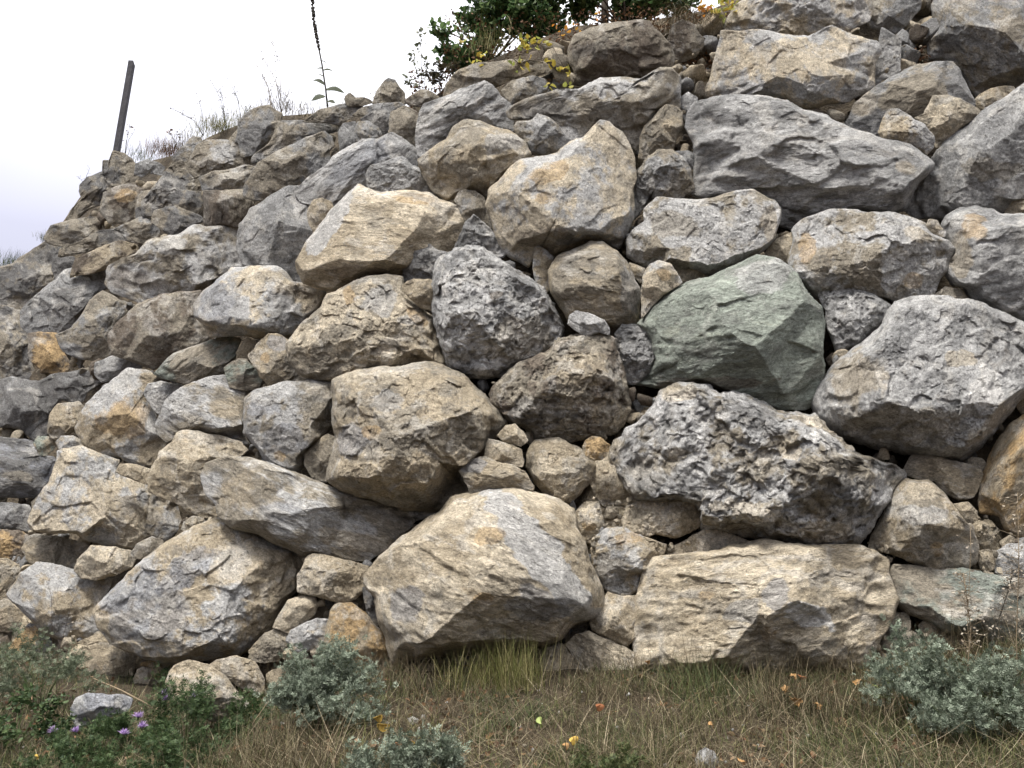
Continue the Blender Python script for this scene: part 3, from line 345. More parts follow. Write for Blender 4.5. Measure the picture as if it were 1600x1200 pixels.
gd r|58,597 80,585 105,582 130,577 150,583 160,598 135,614 130,627 118,630 95,624 70,620|110,600,16||dark grey stone left of the grey flat stone
bG r|118,668 125,657 125,645 135,630 160,605 175,595 200,577 232,580 246,590 228,612 233,630 243,648 246,666 258,688 261,698 246,713 238,729 210,726 175,712 135,699 120,678|128,662,10 160,682,30 190,705,32 213,705,35 180,622,35 200,662,62 240,675,25|o 195,650 36 34 20;G 190,600 26 12 0|orange-stained tan boulder on the left
bw r|74,676 77,645 90,630 125,628 133,637 126,650 122,664 117,674 100,684 80,685|82,658,12 107,655,22||squarish olive-tan stone left of the orange-stained boulder
gG r|224,613 232,600 250,596 270,599 290,603 272,627 256,642 248,649 240,640 232,629|250,618,12||small grey stone between orange-stained boulder and its grey right neighbour
Gw s20|242,665 252,647 262,622 282,605 300,597 322,590 350,587 360,605 383,612 381,645 381,677 392,695 375,694 337,682 312,674 285,674 270,689 260,694 246,678|280,640,32 350,653,48 377,662,18 312,650,48 300,612,20|b 350,635 26 18 0|light grey angular boulder right of the orange-stained boulder
lb r|229,752 237,730 247,717 250,705 270,690 277,677 292,671 315,674 337,682 375,693 386,704 376,716 350,720 330,726 322,745 328,777 343,793 341,810 322,812 295,802 280,788 252,778 230,769|236,755,12 267,765,25 292,745,45 312,788,20 320,700,25||creamy tan boulder left of the long sloping slab
lG r|90,707 130,699 150,706 187,720 183,737 212,750 230,760 233,770 252,777 278,790 284,812 281,826 252,844 230,839 207,857 175,852 140,845 120,834 75,832 52,829 45,813 55,782 75,755 87,725|58,818,12 120,820,50 200,840,35 250,818,38 100,780,50 175,778,62 108,718,18|b 200,790 50 20 15|large pale cream boulder with a ragged lower edge, left
lb r|180,738 187,725 207,724 236,733 234,746 228,757 212,752 195,745|207,737,8||thin cream sliver on the large pale cream boulder
bn r|51,693 60,682 75,682 87,688 86,700 72,713 62,711|70,697,7||little olive stone left of the oval pebble, far left
bG r|86,691 95,681 115,680 130,689 132,701 110,704 92,703|110,691,8||oval tan pebble beneath the squarish olive-tan stone
du s5|-25,680 20,684 50,690 60,710 85,714 89,726 73,755 60,777 25,778 -25,774|20,730,25|w 30,745 22 8 5|dark slate-coloured slab at the left edge
dg r|-25,786 20,785 45,790 51,805 46,816 55,830 30,828 -25,823|10,805,10||dark grey stone at the left edge under the slate-coloured slab
dg r|-25,600 20,589 60,597 96,623 76,645 76,676 55,692 30,670 -25,664|20,630,20 55,650,15||shadowy blue-grey rock at the left edge above the slate-coloured slab
ok r|44,521 60,519 90,521 100,549 112,570 102,587 65,583 45,562|75,550,12||ochre rock at the far left below the big slanting dark boulder
dw r|-25,470 10,478 37,488 46,520 46,560 60,592 20,594 -25,602|15,530,15||dark rock cut by the left edge beside the ochre rock
dw r|-25,425 20,414 45,397 78,376 90,387 90,405 84,425 76,451 50,469 37,487 0,477 -25,472|45,430,20||dark sloping rock at the left edge under the far bushes
dd r|84,388 98,400 115,403 118,416 100,427 88,436 82,422|100,412,6||small blackish stone at far left in front of the sloping dark rock
bG r|12,930 27,908 32,897 57,880 90,884 125,893 150,902 178,902 168,930 158,952 163,984 140,998 95,1001 65,990 47,968 20,940|100,960,40 60,930,25 140,925,25||pale grey-tan boulder at the lower left behind dry twigs
ok r|-15,828 10,827 35,830 49,838 37,852 38,867 15,873 -15,870|15,848,8||rusty brown stone at the left edge, low down
bw r|34,857 45,838 60,834 100,840 140,848 136,866 126,887 90,888 60,884 45,880|80,860,15||tan rock beneath the large pale cream boulder's ragged edge
lw r|116,892 122,875 135,860 142,852 180,855 205,860 213,871 206,886 180,899 150,907 125,904|130,875,10 175,880,22||cream broken stone left of the big two-tone boulder
wG r|204,864 212,850 237,838 256,844 253,856 234,868 220,874 210,872|230,855,8||small grey stone perched between the pale cream and two-tone boulders
wb r|283,827 287,815 300,806 318,810 323,819 305,830 295,834|303,818,7||rounded little stone at the creamy tan boulder's foot
bG r|152,955 170,930 195,905 200,897 225,872 255,850 275,837 310,820 340,807 367,825 400,836 425,849 450,858 477,868 477,880 466,900 464,925 450,937 433,970 427,982 400,1007 375,1024 317,1033 275,1037 225,1028 175,1005 157,977|172,982,18 210,918,50 250,915,75 300,930,98 362,910,82 280,1008,55 222,1010,28 350,1000,50 330,845,30 440,900,32|u 225,945 66 56 -30;u 290,890 56 22 -30;l 380,880 50 30 0|big two-tone boulder, blue-grey left and tan right, lower left
bl r|464,900 478,874 490,865 505,867 540,875 578,885 572,897 566,912 572,920 556,936 540,943 525,941 495,932 466,926|475,913,12 520,925,26 552,915,20 520,885,15||tan block under the long sloping slab, left of the biggest boulder
lb r|425,981 435,962 450,937 475,930 493,933 498,947 493,961 472,974 452,989 437,984|455,960,14 480,950,14||cream stone under the tan block
bG r|446,1001 455,985 475,974 495,965 514,967 510,995 504,1014 482,1019 457,1017|478,995,16|G 475,1000 18 12 0|grey-capped round stone below the cream stone
wb r|389,1017 400,1003 415,988 430,983 448,986 454,998 446,1016 436,1032 410,1037 392,1032|420,1010,14||dull tan stone at the lower right of the two-tone boulder
bo r|504,1014 510,975 517,955 527,944 550,942 570,955 583,975 599,990 608,1015 605,1045 575,1052 508,1050|540,963,28 560,1010,30|o 525,960 14 14 0|orange-tan upright stone left of the biggest tan boulder's foot
wd r|566,918 580,913 588,933 596,970 588,978 572,955|580,945,5||dull brown sliver between tan block and biggest boulder
lb r|921,972 928,958 937,945 950,925 972,932 996,929 998,950 994,975 993,996 980,1009 960,1004 925,983|960,985,22 985,978,12 960,945,12||cream angular stone right of the vein's lower end
lb s25|884,1007 900,990 920,986 950,1000 975,1010 997,1024 999,1042 970,1052 940,1052 920,1043 895,1024|930,1010,20||cream oval stone in the grass, just right of the biggest boulder
bl r|832,1066 840,1036 852,1011 880,1006 890,1022 918,1045 926,1055 917,1064 887,1070|870,1035,14||tan crumbling stone half buried at the wall foot, bottom centre
ob r|643,1047 660,1035 685,1038 692,1055 682,1074 655,1074|668,1052,8||ochre stone half hidden in dry grass under the biggest boulder
bw r|258,1075 265,1050 275,1038 295,1031 325,1037 350,1055 372,1080 392,1102 350,1124 332,1130 300,1116 270,1098|310,1060,25 335,1095,20||warm tan boulder at the lower left behind the purple flowers
bw r|315,1047 337,1030 370,1024 400,1035 414,1060 411,1084 397,1085 375,1074 350,1058|360,1040,14 395,1062,12||pinkish stone overhanging the warm tan boulder, left of the silvery bush
uG r|110,1108 120,1090 137,1082 170,1085 190,1085 208,1092 200,1110 165,1124 140,1132 122,1136 112,1123|140,1105,20 180,1100,14||detached light blue-grey stone lying in the weeds, bottom left
bw r|117,1022 130,1010 160,1004 200,1007 216,1025 207,1056 190,1064 160,1062 135,1054 122,1042|160,1030,18||rough tan rock under the left tip of the two-tone boulder
bw r|207,1062 215,1045 235,1039 247,1060 241,1082 225,1092 212,1082|228,1062,10||upright tan cobble left of the warm tan boulder
og r|12,1017 30,990 45,974 60,977 79,990 82,1012 60,1027 40,1022|50,1000,10||bright ochre stone above the left grey-green bush
bw r|-15,942 15,936 35,950 51,970 42,982 15,987 -15,988|15,962,12||tan stone at the left edge above the ochre stone
bw r|-15,870 10,872 35,885 29,908 14,926 13,937 -15,942|10,905,10||light tan stone at the left edge, left of the pale grey-tan boulder
bl r|120,1005 130,999 160,986 176,1004 172,1012 140,1010|150,1000,6||little flat stone between two tan rocks at the lower left
ob r|217,1040 222,1034 240,1032 268,1040 264,1058 246,1064 234,1042|250,1046,6||small rust-coloured stone beneath the two-tone boulder
pG r|1085,1190 1090,1175 1102,1168 1116,1174 1122,1190 1115,1205 1092,1208|1103,1185,10||round white stone lying in the grass at the bottom edge
pG r|636,1123 645,1120 655,1124 654,1132 642,1134|645,1127,3||tiny pale stone among the dry grass, right of the yellow leaves
"""
COL = dict(g=(.29, .287, .282), G=(.46, .452, .44), d=(.17, .165, .16), b=(.41, .345, .25), l=(.56, .485, .37), w=(.30, .265, .21),
           n=(.315, .345, .295), m=(.24, .26, .225), o=(.44, .31, .165), k=(.17, .14, .11), p=(.64, .62, .59), u=(.275, .28, .298), P=(.50, .49, .475))  # far-left stones carry darker tones, partly painting in the lens vignette
def poly_r(poly, c, th):
    """distance from the centre to the outline in every direction"""
    r = np.full(len(th), 1e-3); dx, dy = np.cos(th), np.sin(th); n = len(poly)
    for i in range(n):
        a = poly[i]-c; b = poly[(i+1) % n]-c; e = b-a; den = dx*e[1]-dy*e[0]; den = np.where(abs(den) < 1e-9, 1e-9, den)
        t = (a[0]*e[1]-a[1]*e[0])/den; u = (a[0]*dy-a[1]*dx)/den
        ok = (t > 0) & (u >= -1e-6) & (u <= 1+1e-6); r = np.where(ok & (t > r), t, r)
    return r
def tri_interp(pts, hs, X, Y):
    vs, _, fs, ov, _, _ = delaunay_2d_cdt([Vector((float(a), float(b))) for a, b in pts], [], [], 0, 1e-4)
    hv = [hs[o[0]] if len(o) else 0 for o in ov]; H = np.zeros(X.shape); done = np.zeros(X.shape, bool)
    for f in fs:
        (x0, y0), (x1, y1), (x2, y2) = [vs[k] for k in f]; D = (y1-y2)*(x0-x2)+(x2-x1)*(y0-y2)
        if abs(D) < 1e-6: continue
        a = ((y1-y2)*(X-x2)+(x2-x1)*(Y-y2))/D; b = ((y2-y0)*(X-x2)+(x0-x2)*(Y-y2))/D; c = 1-a-b
        m = (a >= -1e-4) & (b >= -1e-4) & (c >= -1e-4) & ~done
        H[m] = (a*hv[f[0]]+b*hv[f[1]]+c*hv[f[2]])[m]; done |= m
    return H
POLYS = []
def build_stone(line, idx):
    ct, pl, inn, pat, label = line.split('|'); cols, tex = ct.split()
    poly = np.array([[float(v) for v in p.split(',')] for p in pl.split()]); POLYS.append(poly)
    x, y = poly[:, 0], poly[:, 1]; xn, yn = np.roll(x, -1), np.roll(y, -1); cr = x*yn-xn*y; A = cr.sum()/2
    c = np.array([((x+xn)*cr).sum(), ((y+yn)*cr).sum()])/(6*A); A = abs(A); rad = math.sqrt(A/math.pi)
    seed = idx*7.31
    lev = 7 if rad > 85 else 6 if rad > 34 else 5 if rad > 14 else 4
    V, T = ico(lev); th = np.arctan2(V[:, 1], V[:, 0]); q = -.45
    front = V[:, 2] > q
    s = np.where(front, np.sqrt(np.clip((1-V[:, 2])/(1-q), 0, 1)), np.sqrt(np.clip((1+V[:, 2])/(1+q), 0, 1)))
    tg = np.linspace(-math.pi, math.pi, 721); rg = poly_r(poly, c, tg[:-1]); k = np.array([1, 2, 3, 2, 1])/9
    rg = np.convolve(np.r_[rg[-2:], rg, rg[:2]], k, 'valid')
    rr_ = np.random.default_rng(idx); k1 = rr_.uniform(-1, 1, 17); k2 = rr_.uniform(-1, 1, 47); ph = np.linspace(0, 1, 720, endpoint=False)
    rg = rg*(1+(.030*np.interp(ph, np.linspace(0, 1, 18), np.r_[k1, k1[0]])+.014*np.interp(ph, np.linspace(0, 1, 48), np.r_[k2, k2[0]])))
    rg = rg*(1.13 if (c[0] < 640 and c[1] < 470 and rad < 60) else 1.025); rg = np.r_[rg, rg[0]]
    rt = np.interp(th, tg, rg); X = c[0]+np.cos(th)*rt*s; Y = c[1]+np.sin(th)*rt*s
    minr = min(rg.min()*1.15, rad); P0 = np.stack([X/40, Y/40, np.full(len(X), seed)], 1)
    # surface height towards the viewer, in photograph pixels
    wob = rad*.032+1.2; wx = wob*fbm(P0*.9+3.3, 3); wy = wob*fbm(P0*.9+9.9, 3)
    ins = [tuple(float(v) for v in p.split(',')) for p in inn.split()]
    pts = [tuple(p) for p in poly]+[(a, b) for a, b, _ in ins]; hs = [0.]*len(poly)+[h for _, _, h in ins]
    H = 0; e = max(rad*.016, .7)
    offs = ((0, 0), (e, e), (-e, e), (e, -e), (-e, -e)); dd = 1-.04
    for ox, oy in offs: H = H+tri_interp(pts, hs, c[0]+(X+wx-c[0])*dd+ox, c[1]+(Y+wy-c[1])*dd+oy)/len(offs)
    d = (1-s)*rt; Rr = minr*.14; E = minr*.17; H = H*1.32+E*np.sqrt(1-(1-np.clip(d/Rr, 0, 1))**2)
    # broken-off corners: planes that slice the bulge
    fi = np.where(front & (s > .3) & (s < .85))[0]
    for q_ in range(9 if rad > 15 else 4):
        j = fi[rr_.integers(len(fi))]; gx, gy = X[j]-c[0], Y[j]-c[1]; gl = math.hypot(gx, gy)+1e-6; t_ = rr_.normal()*.5; ux, uy = gx/gl-gy/gl*t_, gy/gl+gx/gl*t_
        kk = rr_.uniform(.3, 1.0); pl_ = H[j]*rr_.uniform(.86, .97)-kk*(ux*(X+wx*.4-X[j])+uy*(Y+wy*.4-Y[j])); pl_ = np.maximum(pl_, H*.55); H = np.where(pl_ < H, pl_, H)
    # rock relief
    edge = np.clip(d/(rad*.12), 0, 1); pit = 1. if tex == 'p' else 0.; ang = 0; an = 1.
    if tex[0] == 's': ang = math.radians(float(tex[1:])); an = .5
    ca_, sa_ = math.cos(ang), math.sin(ang); U = (X-c[0])*ca_+(Y-c[1])*sa_; W = -(X-c[0])*sa_+(Y-c[1])*ca_
    vr = rr_.uniform(.62, 1.55); am = rr_.uniform(.45, 1.2); cs = max(rad*.36, 9.)*vr; wu = (wx*.55); ch1 = chips((U+wu)/cs*(an*1.3 if an < 1 else 1), (W+wy*.5)/cs*1.15, idx*5.)
    ch2 = chips((U+wu)/(cs*.36)*(an*1.2 if an < 1 else 1), (W+wy)/(cs*.36)+7, idx*5.+2)
    ch3 = chips((U+wu*.6)/(cs*.15)*(an*1.2 if an < 1 else 1), (W+wy*.6)/(cs*.15)+17, idx*5.+3) if rad > 45 else 0
    sm = .3 if tex == 'm' else 1.
    Pn = np.stack([U*an/26, W/26*(1 if an == 1 else 1.5), H/26+seed], 1)
    f1 = fbm(Pn*.55, 3); f2 = fbm(Pn*2.0+4, 4, .62); fr = fbm(Pn*1.1+8, 4, .55, True)
    rel = sm*(am*(ch1*rad*.10+ch2*rad*.032+ch3*rad*.014)+f1*rad*.035*(1+2.2*pit)+f2*(1.0+rad*.009)+fr*(.5+rad*.004)*(1+2*pit))
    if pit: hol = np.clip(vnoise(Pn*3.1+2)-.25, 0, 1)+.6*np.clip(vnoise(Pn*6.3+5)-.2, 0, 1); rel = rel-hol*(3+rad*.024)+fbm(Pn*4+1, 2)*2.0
    for p in (pat.split(';') if pat else []):
        if p[0] == 'P':
            _, xy, rx, ry, an_ = p.split(); px_, py_ = map(float, xy.split(',')); a_ = math.radians(float(an_)); u_ = (X-px_)*math.cos(a_)+(Y-py_)*math.sin(a_); v_ = -(X-px_)*math.sin(a_)+(Y-py_)*math.cos(a_)
            rel = rel*(1-.85*np.clip((1.1-np.sqrt((u_/float(rx))**2+(v_/float(ry))**2))*5, 0, 1))
    H = H+rel*edge
    B = minr*.75; Hb = -B*np.sqrt(np.clip(1-s**2.2, 0, 1)); H = np.where(front, H, Hb+fbm(Pn, 2)*rad*.05*(1-s))
    lx = (1+1.5*pit)*fbm(np.stack([X/14, Y/14, H/14+seed], 1)+5, 3)*(1.0+rad*.010); ly = (1+1.5*pit)*fbm(np.stack([X/14, Y/14, H/14+seed], 1)+15, 3)*(1.0+rad*.010)
    X2, Y2 = X+lx, Y+ly
    # into the world: a plane between the wall's slope and the line of sight, depth along the line of sight
    o = wallpt(c[0], c[1]); vd = (o-ORG)/np.linalg.norm(o-ORG); dist = np.linalg.norm(o-ORG); mpp = dist/F*math.cos(math.atan(math.hypot(c[0]-800, c[1]-600)/F))
    if c[1] > 1080: o = groundpt(c[0], c[1]+rad*1.45)*1.; o = ORG+(o-ORG)/np.linalg.norm(o-ORG)*np.linalg.norm(o-ORG); vd = (groundpt(c[0], c[1])-ORG); vd /= np.linalg.norm(vd); dist = np.linalg.norm(o-ORG); o = ORG+vd*dist; mpp = dist/F
    e1 = wallpt(c[0]+4, c[1])-wallpt(c[0]-4, c[1]); e2 = wallpt(c[0], c[1]-4)-wallpt(c[0], c[1]+4); wn = np.cross(e1, e2); wn /= np.linalg.norm(wn)
    if wn @ vd > 0: wn = -wn
    N = wn*.6-vd*.4; N /= np.linalg.norm(N)
    push = -.22 if any(q in label for q in ('chock', 'crumbly stone lying', 'overhanging the warm', 'lodged on', 'cream sliver', 'whitish chip', 'pile left of', 'perched', 'shoulder', 'small tan block', 'cream angular stone next')) else .10*min(1, max(0, 1-rad/110)); ov = ORG+(o-ORG)*(1+push/dist)
    dr = dirs(X2, Y2); t = ((ov-ORG) @ N)/(dr @ N); Wp = ORG+dr*t[:, None]*(1-H*mpp/dist)[:, None]
    # base colours, with some shade painted in
    cA, cB = np.array(COL[cols[0]]), np.array(COL[cols[1]]); Pc = np.stack([U*an/70, W/70, H/70+seed], 1)
    mB = np.clip(fbm(Pc*1.5+11, 6, .68)*5.0+.36, 0, 1)[:, None]; col = cA*(1-mB)+cB*mB; wn_ = fbm(Pc*2.2+21, 4, .6)
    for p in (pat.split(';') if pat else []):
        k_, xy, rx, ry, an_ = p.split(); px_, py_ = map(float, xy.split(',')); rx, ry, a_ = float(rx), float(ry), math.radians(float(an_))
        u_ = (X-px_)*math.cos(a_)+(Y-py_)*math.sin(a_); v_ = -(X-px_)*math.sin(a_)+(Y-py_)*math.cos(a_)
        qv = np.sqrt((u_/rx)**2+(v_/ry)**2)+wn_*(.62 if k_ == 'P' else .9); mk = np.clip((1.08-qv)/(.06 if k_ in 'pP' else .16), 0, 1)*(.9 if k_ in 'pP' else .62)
        mk = (mk*front)[:, None]; col = col*(1-mk)+np.array(COL[k_])*mk  # dark patches on undersides and at the slab's hole are painted shade
    vn = fbm(Pc*1.3+41, 5, .6, True); col = col*(1+.16*fbm(Pc*5+2, 4, .65))[:, None]; vm = (np.clip((vn-.52)*7, 0, 1)*(.15 if cols[0] == 'n' else .40))[:, None]; col = col*(1-vm)+np.array([.60, .57, .52])*vm; dk = (np.clip((fbm(Pc*2.1+71, 6, .7)-.20)*6, 0, 1)*.42)[:, None]; col = col*(1-dk)+np.array([.16, .155, .145])*dk
    if pit: col = col*(1+.55*fbm(Pn*2.4+31, 4, .6))[:, None]*(1-.35*np.clip((hol-.15)*2.5, 0, 1))[:, None]  # pit hollows darkened in the colour, recess shade painted in
    col = col*(.92+.16*h32(np.array([idx]), np.array([3]))[0])
    m_ = mpp*1.; tcv = np.stack([U*m_*(.5 if an < 1 else 1), W*m_*(1.2 if an < 1 else 1), H*m_], 1)+idx*3.7
    name = 'boulder' if rad > 55 else 'stone'
    ob = mesh_obj(name, Wp-ov, T, ROCK, loc=tuple(ov), smooth=True, tris=True,
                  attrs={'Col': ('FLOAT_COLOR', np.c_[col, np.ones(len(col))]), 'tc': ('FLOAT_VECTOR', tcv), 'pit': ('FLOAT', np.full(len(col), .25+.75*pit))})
    tag(ob, label, name, 'stones of the dry stone wall' if c[1] < 1110 or c[0] < 400 and c[0] > 250 else None)
for _i, _l in enumerate([l for l in STONES.strip().split('\n') if l.strip()]): build_stone(_l, _i+1)
# ---------------------------------------------------------------- the bank behind the stones, the ground, loose rubble
TOPPX = np.array([[-400, 520], [-60, 450], [0, 430], [75, 380], [125, 308], [165, 270], [210, 257], [275, 242], [330, 212], [400, 184], [520, 175], [600, 170], [660, 164], [690, 142], [712, 118], [760, 96], [850, 58], [900, 40], [1000, 34], [1060, 24], [1120, 12], [1180, -30], [1700, -90], [2100, -100]], float)
def grid_faces(nr, nc):
    i = np.arange(nr-1)[:, None]*nc+np.arange(nc-1)[None]; i = i.ravel(); return np.stack([i, i+1, i+nc+1, i+nc], 1)
def bank():
    px = np.linspace(-380, 2050, 300); top = np.interp(px, TOPPX[:, 0], TOPPX[:, 1]); bot = np.interp(px, BASEPX[:, 0], BASEPX[:, 1])+60
    f = np.linspace(0, 1, 130)[:, None]; PX = np.broadcast_to(px, (130, 300)); PY = top+(bot-top)*f
    sand = 0
    for x_, y_, sx_, sy_ in ((960, 790, 60, 70), (935, 890, 34, 80), (1000, 890, 36, 40), (870, 1035, 50, 30), (1385, 1000, 45, 40), (1540, 865, 40, 50), (150, 1030, 90, 40), (20, 1000, 70, 80), (540, 1040, 70, 40), (1130, 870, 120, 20), (1500, 1000, 60, 30)): sand = np.maximum(sand, np.exp(-((PX-x_)/sx_)**2-((PY-y_)/sy_)**2))
    sand = np.clip(sand*1.6, 0, 1); W = wallpt(PX, PY, .50-.36*sand); n = fbm(W.reshape(-1, 3)*2.2, 5, .55).reshape(PX.shape); fade = np.clip(f*12, 0, 1)
    W[..., 1] += n*(.13-.06*sand)*fade; W[..., 2] += (np.roll(n, 5, 1)*.05)*fade
    rows = []
    for dy, dz in ((60, 3), (25, .8), (10, .2), (4, .0), (1.6, .04), (.6, .05), (.2, .02)):
        r = W[0].copy(); r[:, 1] += dy; r[:, 2] += dz+.05*fbm(r*1.5, 3); rows.append(r)
    G = np.concatenate([np.array(rows), W], 0); m = G.shape[0]
    o = mesh_obj('earth_bank', G.reshape(-1, 3), grid_faces(m, 300)[:, ::-1], DIRT, smooth=True, tris=True, attrs={'sand': ('FLOAT', np.r_[np.zeros(7*300), sand.ravel()])}); tag(o, kind='structure')
bank()
def ground():
    xs = np.r_[-300, -120, -60, -30, -18, np.linspace(-12, 8, 330), 14, 30, 80, 300]; ys = np.r_[-300, -100, -30, -10, -3, np.linspace(0, 12, 200), 16, 30, 80, 300]
    X, Y = np.meshgrid(xs, ys); Z = gz(X, np.maximum(Y, 0)); Z += .035*fbm(np.stack([X.ravel()*3, Y.ravel()*3, X.ravel()*0], 1), 5).reshape(X.shape)*(np.abs(X) < 14)-.01
    o = mesh_obj('ground', np.stack([X, Y, Z], -1).reshape(-1, 3), grid_faces(len(ys), len(xs)), SOIL, smooth=True, tris=True); tag(o, kind='structure')
ground()
def inside(px, py, grow=0.):
    m = np.zeros(len(px), bool)
    for P in POLYS:
        c_ = P.mean(0); Q = c_+(P-c_)*(1+grow); xj, yj = np.roll(Q[:, 0], 1), np.roll(Q[:, 1], 1); q = np.zeros(len(px), bool)
        for a, b, c2, d2 in zip(Q[:, 0], Q[:, 1], xj, yj): q ^= ((b > py) != (d2 > py)) & (px < (c2-a)*(py-b)/((d2-b) or 1e-9)+a)
        m |= q
    return m
def scatter_rocks(name, P, rad, cols, sub=3, smooth=True):
    V, T = ico(sub); n = len(P); VV, TT, CC = [], [], []
    for i in range(n):
        s_ = rad[i]; sc_ = RN.uniform(.65, 1.25, 3); v = V*sc_; a = RN.normal(size=3); 
        for k in range(10):
            nn = RN.normal(size=3); nn /= np.linalg.norm(nn); dk = RN.uniform(.36, .68); ex = np.clip(v @ nn-dk, 0, None); v = v-ex[:, None]*nn
        v = v*(1.12+.08*fbm(v*2.3+i*3.1, 3))[:, None]
        VV.append(v*s_+P[i]); TT.append(T+i*len(V)); c_ = np.array(cols[RN.integers(len(cols))])*RN.uniform(.8, 1.15); CC.append(np.tile(np.r_[c_, 1], (len(V), 1)))
    VV = np.concatenate(VV); CC = np.concatenate(CC)
    return mesh_obj(name, VV, np.concatenate(TT), ROCK, smooth=smooth, tris=True, attrs={'Col': ('FLOAT_COLOR', CC), 'tc': ('FLOAT_VECTOR', VV), 'pit': ('FLOAT', np.full(len(VV), .2))})
def rubble():
    px = RN.uniform(-20, 1620, 16000); top = np.interp(px, TOPPX[:, 0], TOPPX[:, 1]); bot = np.interp(px, BASEPX[:, 0], BASEPX[:, 1]); py = top+8+(bot+15-top-8)*RN.random(16000)
    k = ~inside(px, py, -.03); px, py = px[k][:1500], py[k][:1500]; n = len(px); dm = np.full(n, 99.)
    for Q in POLYS:
        A = Q; B = np.roll(Q, -1, 0)
        for a, b in zip(A, B):
            e_ = b-a; tt = np.clip(((px-a[0])*e_[0]+(py-a[1])*e_[1])/(e_ @ e_), 0, 1); dm = np.minimum(dm, np.hypot(px-a[0]-tt*e_[0], py-a[1]-tt*e_[1]))
    off = RN.uniform(.08, .45, n); P = wallpt(px, py, 0); P = P+np.stack([0*off, off, 0*off-off*.1], 1); d = np.linalg.norm(P-ORG, axis=1)
    r = (RN.uniform(3, 9, n)+np.clip(dm, 0, 14)*.9)*d/F; tag(scatter_rocks('rubble', P, r, [COL['b'], COL['w'], COL['l'], COL['g'], COL['k']], 3), 'small broken stones and crumbs filling the joints between the boulders', 'rubble', kind='stuff')
rubble()
def beyond():
    """the wall goes on past both sides of the picture"""
    P, r = [], []
    for x0, x1, r0 in ((-375, -28, 24), (1672, 2040, 48)):
        py = -40 if x0 > 0 else None; k = 0
        for row in range(17 if x0 < 0 else 12):
            for px in np.arange(x0, x1, r0*1.5):
                t = np.interp(px, TOPPX[:, 0], TOPPX[:, 1]); b = np.interp(px, BASEPX[:, 0], BASEPX[:, 1]); y = t+(b-t)*(row+.5)/(17 if x0 < 0 else 12)+R.uniform(-12, 12); p = wallpt(px+R.uniform(-9, 9)+(row % 2)*r0*.8, y, .12); P.append(p); r.append(r0*R.uniform(.8, 1.2)*np.linalg.norm(p-ORG)/F)
    tag(scatter_rocks('outer_boulders', np.array(P), np.array(r), [COL['g'], COL['w'], COL['b'], COL['G'], COL['l']], 4), 'boulders of the same wall continuing past both sides of the view', 'boulders', kind='stuff')
beyond()
def pebbles():
    px = RN.uniform(-20, 1620, 160); py = RN.uniform(1080, 1230, 160); P = groundpt(px, py); r = RN.uniform(1.2, 4.5, 160)*4.3/F
    tag(scatter_rocks('gravel', P+np.array([0, 0, .015]), r, [COL['p'], COL['l'], COL['G']], 2), 'pale gravel scattered in the grass', 'gravel', kind='stuff')
pebbles()
def crumbs():
    P = []
    for x_, y_, sx_, sy_, n in ((960, 780, 40, 45, 110), (940, 880, 22, 50, 60), (1000, 885, 20, 22, 30), (870, 1035, 35, 18, 50), (1385, 1000, 30, 25, 40), (1540, 865, 22, 28, 60), (150, 1030, 60, 22, 60), (1150, 858, 90, 8, 90), (1290, 862, 60, 8, 60), (455, 455, 22, 12, 40), (1410, 95, 22, 18, 60), (1085, 130, 20, 25, 60), (690, 590, 60, 8, 20), (540, 1040, 40, 20, 40), (300, 820, 25, 12, 20)):
        px = RN.normal(size=n)*sx_+x_; py = RN.normal(size=n)*sy_+y_; P.append(wallpt(px, py, 0)+np.stack([0*px, RN.uniform(-.04, .22, n), 0*px], 1))
    P = np.concatenate(P); r = (1.6+5.5*RN.random(len(P))**2.2)*5.6/F
    tag(scatter_rocks('crumbled_stone', P, r, [COL['b'], COL['l'], COL['l'], COL['w']], 2, smooth=False), 'sandy crumbs and chips lying on the ledges and in the joints', 'rubble', kind='stuff')
crumbs()
# ---------------------------------------------------------------- grass
def strips(name, base, Ln, az, tilt, bend, wid, mat, segs=4, parent=None, loc=None):
    """thin curved blades, each a tapering ribbon of its own"""
    n = len(base); P = base.copy(); hd = np.stack([np.cos(az), np.sin(az), 0*az], 1); tw = az+math.pi/2+RN.uniform(-.8, .8, n); sd_ = np.stack([np.cos(tw), np.sin(tw), 0*tw], 1)
    V = np.zeros((n, segs+1, 2, 3))
    for k in range(segs+1):
        f = k/segs; wv = (wid*(1-f**1.6)*.5+.0002)[:, None]; V[:, k, 0] = P-sd_*wv; V[:, k, 1] = P+sd_*wv
        a = tilt+bend*(f+.5/segs); P = P+(hd*np.sin(a)[:, None]+np.array([0, 0, 1])*np.cos(a)[:, None])*(Ln/segs)[:, None]
    i = (np.arange(n)*(segs+1)*2)[:, None]+np.arange(segs)[None]*2; i = i.ravel(); T = np.stack([i, i+1, i+3, i+2], 1); V = V.reshape(-1, 3)
    if loc is not None: V = V-np.asarray(loc)
    return mesh_obj(name, V, T, mat, parent=parent, tris=True, loc=(0, 0, 0) if parent or loc is None else tuple(loc))
STRAW = leaf_material('dry_grass', [(.025, .018, .011), (.045, .034, .019), (.08, .06, .033), (.26, .21, .135), (.04, .045, .018), (.11, .08, .045), (.06, .055, .025)], .8, .15)
OLIVE = leaf_material('olive_blade', [(.05, .065, .018), (.10, .115, .035), (.17, .16, .065), (.24, .21, .11)], .7, .2)
STRAWL = leaf_material('pale_dead_stem', [(.05, .036, .022), (.11, .08, .048), (.36, .30, .205), (.07, .065, .032), (.16, .12, .07)], .8, .15)
GREEN = leaf_material('green_grass', [(.022, .036, .012), (.045, .065, .022), (.08, .10, .035), (.12, .12, .05)], .6, .2)
